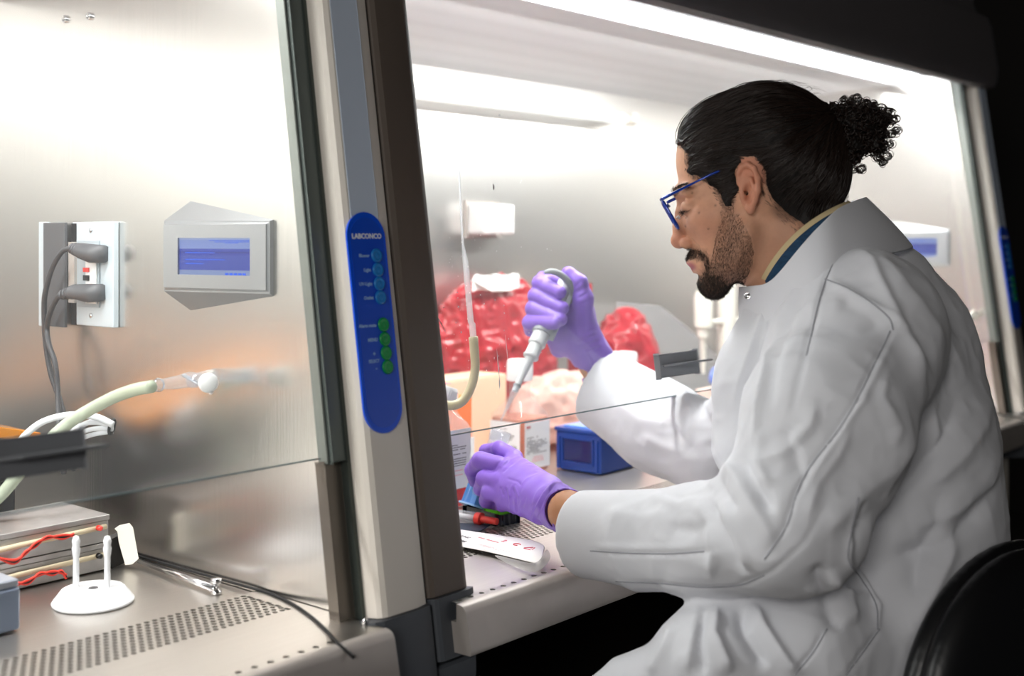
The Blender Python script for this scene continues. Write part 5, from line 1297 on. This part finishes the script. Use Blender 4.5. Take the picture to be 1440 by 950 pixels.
bm = BM(); add_box(bm, (bb[0]+.01, 1.30, (ZS+bb[2]-.002)/2), (.09, .07, bb[2]-.002-ZS), bev=.002); part('carton_body', bm, mat('pinkish_card', '#e6c9bd', .6), t)
bm = BM(); add_lathe(bm, onY(1016, 527, 1.30), onY(984, 543, 1.27)-onY(1016, 527, 1.30), [(0, -.012), (.018, -.006), (.0225, .003), (.0225, .018), (.015, .036), (.0125, .052), (.009, .056), (0, .057)], 28); solo('blue_cone', bm, mat('periwinkle_plastic', '#6f86cf', .35, coat=.3), 'periwinkle blue conical stopper lying left of the coat front', 'stopper', smooth=True)
# ultraviolet tube on the back wall
ut = onY(893, 169, 1.69); t = thing('tube_lamp', 'white fluorescent tube lamp along the top of the back wall', 'lamp', (1.8, 1.69, ut[2]-.013))
bm = BM(); add_tube(bm, [(1.30, 1.69, ut[2]), (ut[0]-.045, 1.69, ut[2])], .0132, 20); part('glass_tube', bm, tube_added_glow, t, smooth=True)
bm = BM(); add_tube(bm, [(ut[0]-.045, 1.69, ut[2]), (ut[0]-.012, 1.69, ut[2])], .0138, 20); part('tube_cap', bm, mat('lamp_cap', '#d8d2c4', .4), t, smooth=True)
bm = BM(); add_box(bm, (ut[0]-.016, 1.705, ut[2]+.004), (.02, .06, .022), bev=.003); part('lamp_holder', bm, cap_w, t, auto=40)
bm = BM(); add_box(bm, (1.36, 1.705, ut[2]+.004), (.02, .06, .022), bev=.003); part('lamp_holder', bm, cap_w, t, auto=40)

# ================================================================== left cabinet: on the wall and worktop
WX = XR
def wl(px_, py_, off=0.): p = onX(px_, py_, WX); d = ray(px_, py_); return p - np.array((off, 0, 0))
plate_m = mat('outlet_plate', '#c3cdd4', .35, .2); dgrey = mat('dark_grey_plastic', '#4f4f52', .45)
oc = wl(116, 385); o = thing('wall_outlet', 'double outlet plate with open dark flip cover on the left cabinet wall', 'outlet', (WX, oc[1], oc[2]-.07))
def wbox(px0, px1, py0, py1, o0, o1, bev=.0):
    """box on the side wall spanning a pixel rectangle measured on the wall"""
    a = wl(px0, (py0+py1)/2)[1]; b = wl(px1, (py0+py1)/2)[1]; pm_ = (px0+px1)/2; zt_ = wl(pm_, py0)[2]; zb_ = wl(pm_, py1)[2]
    bm = BM(); add_box(bm, (WX-(o0+o1)/2, (a+b)/2, (zt_+zb_)/2), (abs(o1-o0), abs(a-b), zt_-zb_), bev=bev); return bm
part('cover_plate', wbox(110, 168, 312, 458, .0005, .009, .0025), plate_m, o, auto=40)
part('recess', wbox(119, 150, 338, 431, .009, .0112, .001), mat('recess_grey', '#9fa8ae', .4), o, auto=40)
part('socket', wbox(133, 148, 343, 426, .0112, .0135, .001), cap_w, o, auto=40)
part('reset_button', wbox(131.5, 139, 376, 382, .0135, .0155), red_pl, o); part('test_button', wbox(131.5, 139, 386.5, 394, .0135, .0155), black_rubber, o)
fl = part('flip_cover', wbox(78, 108, 313, 458, .0135, .018, .001), dgrey, o, auto=40); part('cover_rim', wbox(66, 79, 312, 458, .008, .0125, .002), plate_m, fl, auto=40)
part('hinge', wbox(108.5, 117, 340, 425, .009, .013), steel_lip, o); part('hinge_gap', wbox(109.5, 116.5, 314, 456, .0088, .0094), black_rubber, o)
for py_ in (324, 443):
    bm = BM(); c = wl(137, py_, .009); add_lathe(bm, c, (-1, 0, 0), [(.0032, 0), (.003, .0015), (0, .002)], 12); part('screw', bm, chrome, o, smooth=True)
cord_m = mat('grey_cord', '#3d3d40', .45)
def wp(px_, py_, off): return P(px_, py_, (WX-off)/ray(px_, py_)[0])
for lab, body, cord in (('upper dark grey power plug with cord curving down the cabinet wall', [(146, 357, .016), (128, 356, .020), (112, 352, .030), (101, 349, .034)], [(102, 349, .034), (88, 353, .038), (74, 375, .040), (65, 405, .038), (62, 430, .034), (64, 479, .028), (71, 523, .026), (82, 556, .024), (90, 585, .03), (97, 620, .04), (104, 660, .05)]),
                        ('lower dark grey power plug with cord hanging beside the other cord', [(142, 411, .016), (125, 412, .020), (105, 410, .030), (88, 414, .034)], [(90, 413, .034), (81, 418, .036), (70, 440, .034), (66, 462, .030), (69, 485, .034), (77, 509, .034), (81, 546, .034), (82, 585, .040), (84, 625, .05), (90, 665, .06)])):
    b3 = [wp(*q) for q in body]; o = thing('power_cord', lab, 'cord', tuple(b3[0]))
    bm = BM(); add_tube(bm, b3, [.0115, .0125, .010, .0055], 14); part('plug', bm, dgrey, o, smooth=True)
    bm = BM(); add_tube(bm, smooth_path([wp(*q) for q in cord], 6), .0036, 10); part('cable', bm, cord_m, o, smooth=True)
    bm = BM()
    for f in (.0, .35, .7): c = b3[3]*(1-f)+b3[2]*f; add_lathe(bm, c, b3[2]-b3[3], [(.0058+.003*f, -.0012), (.0072+.003*f, 0), (.0058+.003*f, .0012)], 12)
    part('strain_relief', bm, dgrey, o, smooth=True)['kind'] = 'stuff'
# valve and hose
va = wp(293, 538, .045); o = thing('wall_valve', 'clear valve with round white knob on the left cabinet wall', 'valve', tuple(va))
bm = BM(); add_lathe(bm, wp(293, 538, .050), ray(293, 538)*-1, [(0, -.012), (.009, -.012), (.0105, .0), (.0112, .004), (.0105, .008), (.009, .009), (0, .009)], 24); part('knob', bm, cap_w, o, smooth=True)
bm = BM(); add_tube(bm, [wp(207, 544, .040), wp(225, 540, .042), wp(245, 538, .044), wp(268, 533, .044), wp(288, 536, .042)], [.0048, .006, .0075, .009, .008], 12); add_tube(bm, [wp(270, 536, .044), wp(300, 527, .0)], [.008, .008], 12); part('valve_body', bm, glass_mat('clear_acrylic', (.9, .93, .98, 1), .05, .12, (1, 1, 1, 1)), o, smooth=True)
bm = BM(); add_tube(bm, [wp(258, 527, .044), wp(280, 540, .040), wp(298, 552, .038)], .0024, 8); add_lathe(bm, wp(222, 541, .042), wp(230, 540, .042)-wp(222, 541, .042), [(.007, 0), (.0085, .002), (.007, .004)], 14); part('valve_ring', bm, chrome, o, smooth=True)
tb_m = mat('clear_green_hose', '#cdd6c0', .22, trans=.35, ior=1.2)
bm = BM(); add_tube(bm, smooth_path([P(-60, 722, 1.44), P(-10, 705, 1.45), P(30, 662, 1.455), P(62, 626, 1.46), P(100, 592, 1.47), P(150, 563, 1.46), P(185, 549, 1.44), P(214, 543, 1.42)], 6), .0075, 14); solo('clear_hose', bm, tb_m, 'thick clear hose rising from lower left to the wall valve', 'hose', smooth=True)
o = thing('tubing_bundle', 'bundle of white tubing tied with a black tie near the left cabinet wall', 'tubing', tuple(P(157, 598, 1.52)))
wt_m = mat('white_tubing', '#e9ebf0', .3, coat=.2)
for k, q in enumerate(([(12, 640), (35, 612), (62, 592), (100, 583), (135, 586), (159, 597)], [(70, 640), (98, 610), (118, 596), (138, 594), (159, 599)], [(80, 650), (104, 618), (120, 606), (140, 602), (159, 603)], [(40, 636), (80, 605), (108, 600), (134, 591), (159, 594)], [(95, 640), (110, 620), (126, 612), (145, 608), (159, 606)])):
    bm = BM(); add_tube(bm, smooth_path([P(x, y, 1.50+.006*k) for x, y in q], 6), [.0042, .0030, .0030, .0034, .0030][k], 10); part('tube', bm, wt_m, o, smooth=True)
bm = BM(); c = P(158, 600, 1.51); add_lathe(bm, P(155, 599, 1.51), P(160, 600, 1.51)-P(155, 599, 1.51), [(.0095, 0), (.011, .001), (.011, .003), (.0095, .004)], 20); part('cable_tie', bm, black_rubber, o, smooth=True)
# black tank with orange lid
o = thing('gel_tank', 'black box with a translucent orange lid at the left photo edge', 'box', (.66, 1.58, ZS))
bm = BM(); add_box(bm, (.655, 1.58, ZS+.080), (.26, .13, .158), bev=.004); part('tank', bm, mat('black_acrylic', '#141417', .2, coat=.3), o, auto=40)
org = mat('orange_acrylic', '#f39a1e', .15, trans=.45, ior=1.3)
cl = onY(26, 566, 1.53); bm = BM(); add_box(bm, (.635, 1.565, cl[2]), (.34, .17, .014), Matrix.Rotation(math.radians(14), 3, 'Y'), bev=.003); part('orange_lid', bm, org, o, auto=40)
# stack of two metal boxes with wires
alu = mat('cast_aluminium', '#b5b3b2', .42, .75, var=.08, vscale=50); tan_t = mat('tan_gasket', '#c9bda0', .5); wred = mat('red_wire', '#dc3a2c', .4); wblk = mat('black_wire', '#161616', .4)
for k, (z0, lab) in enumerate(((ZS, 'lower of two stacked grey metal boxes with red and black leads'), (ZS+.0335, 'upper grey metal box of the stack, red lead drooping across it'))):
    o = thing('metal_box', lab, 'box', (.715, 1.405, z0), 'stacked metal boxes')
    bm = BM(); add_box(bm, (.715, 1.405, z0+.0135), (.206, .11, .026), bev=.0015); part('box_body', bm, alu, o, auto=40)
    bm = BM(); add_box(bm, (.715, 1.405, z0+.030), (.208, .112, .0062), bev=.001); part('box_lid', bm, alu, o, auto=40)
    zz = z0+.019; bm = BM(); add_tube(bm, [(.64, 1.346, zz-.004), (.70, 1.345, zz-.001), (.76, 1.3455, zz), (.812, 1.346, zz+.001)], .0032, 8); part('tan_tube', bm, tan_t, o, smooth=True)
    pts = [(-8, 784), (20, 787), (36, 778), (50, 763), (66, 757), (88, 752), (104, 753)] if k else [(24, 822), (40, 815), (56, 808), (74, 803), (86, 805), (93, 808)]
    for mm, dy in ((wred, 0), (wblk, 3.2), (wred, 5)):
        bm = BM(); add_tube(bm, smooth_path([P(x, y+dy*(1 if i % 2 else -.6), (1.338 if k else 1.338)/ray(x, y)[1]) for i, (x, y) in enumerate(pts)], 5), .0017, 8); part('lead', bm, mm, o, smooth=True)
    bm = BM(); c = (.800, 1.343, z0+.021); add_lathe(bm, c, (0, -1, 0), [(0, 0), (.0035, 0), (.003, .006), (0, .007)], 12); part('terminal', bm, red_pl if k else wblk, o, smooth=True)
bm = BM(); c = onz(166, 797, ZS); Mz = Matrix.Rotation(math.radians(-14), 3, 'Y') @ Matrix.Rotation(math.radians(-25), 3, 'Z')
o = thing('clip', 'folded white plastic clip on a black block right of the metal boxes', 'clip', tuple(c))
add_box(bm, c + np.array((.0, .008, .019)), (.022, .012, .036), Matrix.Rotation(math.radians(-12), 3, 'Y')); part('black_block', bm, wblk, o)
bm = BM(); c2 = onz(184, 797, ZS); 
w0 = [P(161, 743, 1.50), P(168, 738, 1.50), P(182, 735, 1.50), P(187, 741, 1.50), P(195, 785, 1.50), P(186, 793, 1.50), P(176, 794, 1.50), P(167, 762, 1.50), P(165, 747, 1.50)]
add_prism(bm, w0, ray(178, 765)*.014); part('white_clip', bm, mat('cream_plastic', '#e9e6db', .4), o)
cb = onz(131, 846, ZS); o = thing('tube_stand', 'white round stand with two short posts in front of the metal boxes', 'stand', tuple(cb))
wpl = mat('matte_white', '#eceef0', .5)
bm = BM(); add_lathe(bm, cb, (0, 0, 1), [(0, 0), (.0435, 0), (.0440, .002), (.0345, .0145), (.033, .0155), (0, .0155)], 40); part('base', bm, wpl, o, auto=40)
for px_, yt in ((106, 755), (152, 752)):
    b1 = onz(px_ + (1 if px_ < 120 else -1), 826, ZS+.0150); h_ = .054
    bm = BM(); add_lathe(bm, b1, (0, 0, 1), [(.0034, 0), (.0032, .034), (.0040, .038), (.0046, .044), (.0036, .047), (.0045, .052), (.0028, h_+.003), (0, h_+.004)], 14); part('post', bm, wpl, o, smooth=True)
bm = BM(); add_lathe(bm, cb + np.array((0, .0, .0156)), (0, 0, 1), [(0, 0), (.0055, 0), (.0055, .0006), (0, .0006)], 14); part('hole', bm, dgrey, o)
cg = onz(29, 886, ZS); o = thing('small_box', 'blue-grey metal box cropped by the lower left photo edge', 'box', (cg[0]-.06, cg[1]+.05, ZS))
bm = BM(); add_box(bm, (cg[0]-.06, cg[1]+.05, ZS+.023), (.12, .10, .044), bev=.005); part('box_body', bm, mat('blue_grey_metal', '#8b98ad', .35, .4), o, auto=40)
bm = BM(); add_box(bm, (cg[0]-.06, cg[1]+.05, ZS+.0495), (.118, .098, .008), bev=.0035); part('box_lid', bm, mat('light_grey_lid', '#a7adb8', .35, .4), o, auto=40)
ra, rb = onz(196, 788, ZS+.006), onz(303, 828, ZS+.006); o = thing('steel_rod', 'thin steel rod with a knob end lying along the side seal', 'rod', tuple(ra))
bm = BM(); add_tube(bm, [ra, rb], .0035, 12); part('rod', bm, chrome, o, smooth=True)
bm = BM(); add_lathe(bm, onz(304, 834, ZS), (0, 0, 1), [(0, 0), (.006, 0), (.006, .003), (.003, .005), (.003, .011), (.0065, .013), (.0065, .017), (0, .018)], 18); part('knob', bm, chrome, o, smooth=True)
hk_ = wp(1362, 445, .0); bm = BM(); X2 = 2.875; pk = [P(x, y, (X2-of)/ray(x, y)[0]) for x, y, of in ((1352, 452, .002), (1356, 449, .02), (1364, 444, .03), (1371, 437, .03))]; add_tube(bm, smooth_path(pk, 5), .006, 10); solo('wall_hook', bm, ivory, 'small pale hook on the right wall below the far display', 'hook', smooth=True)
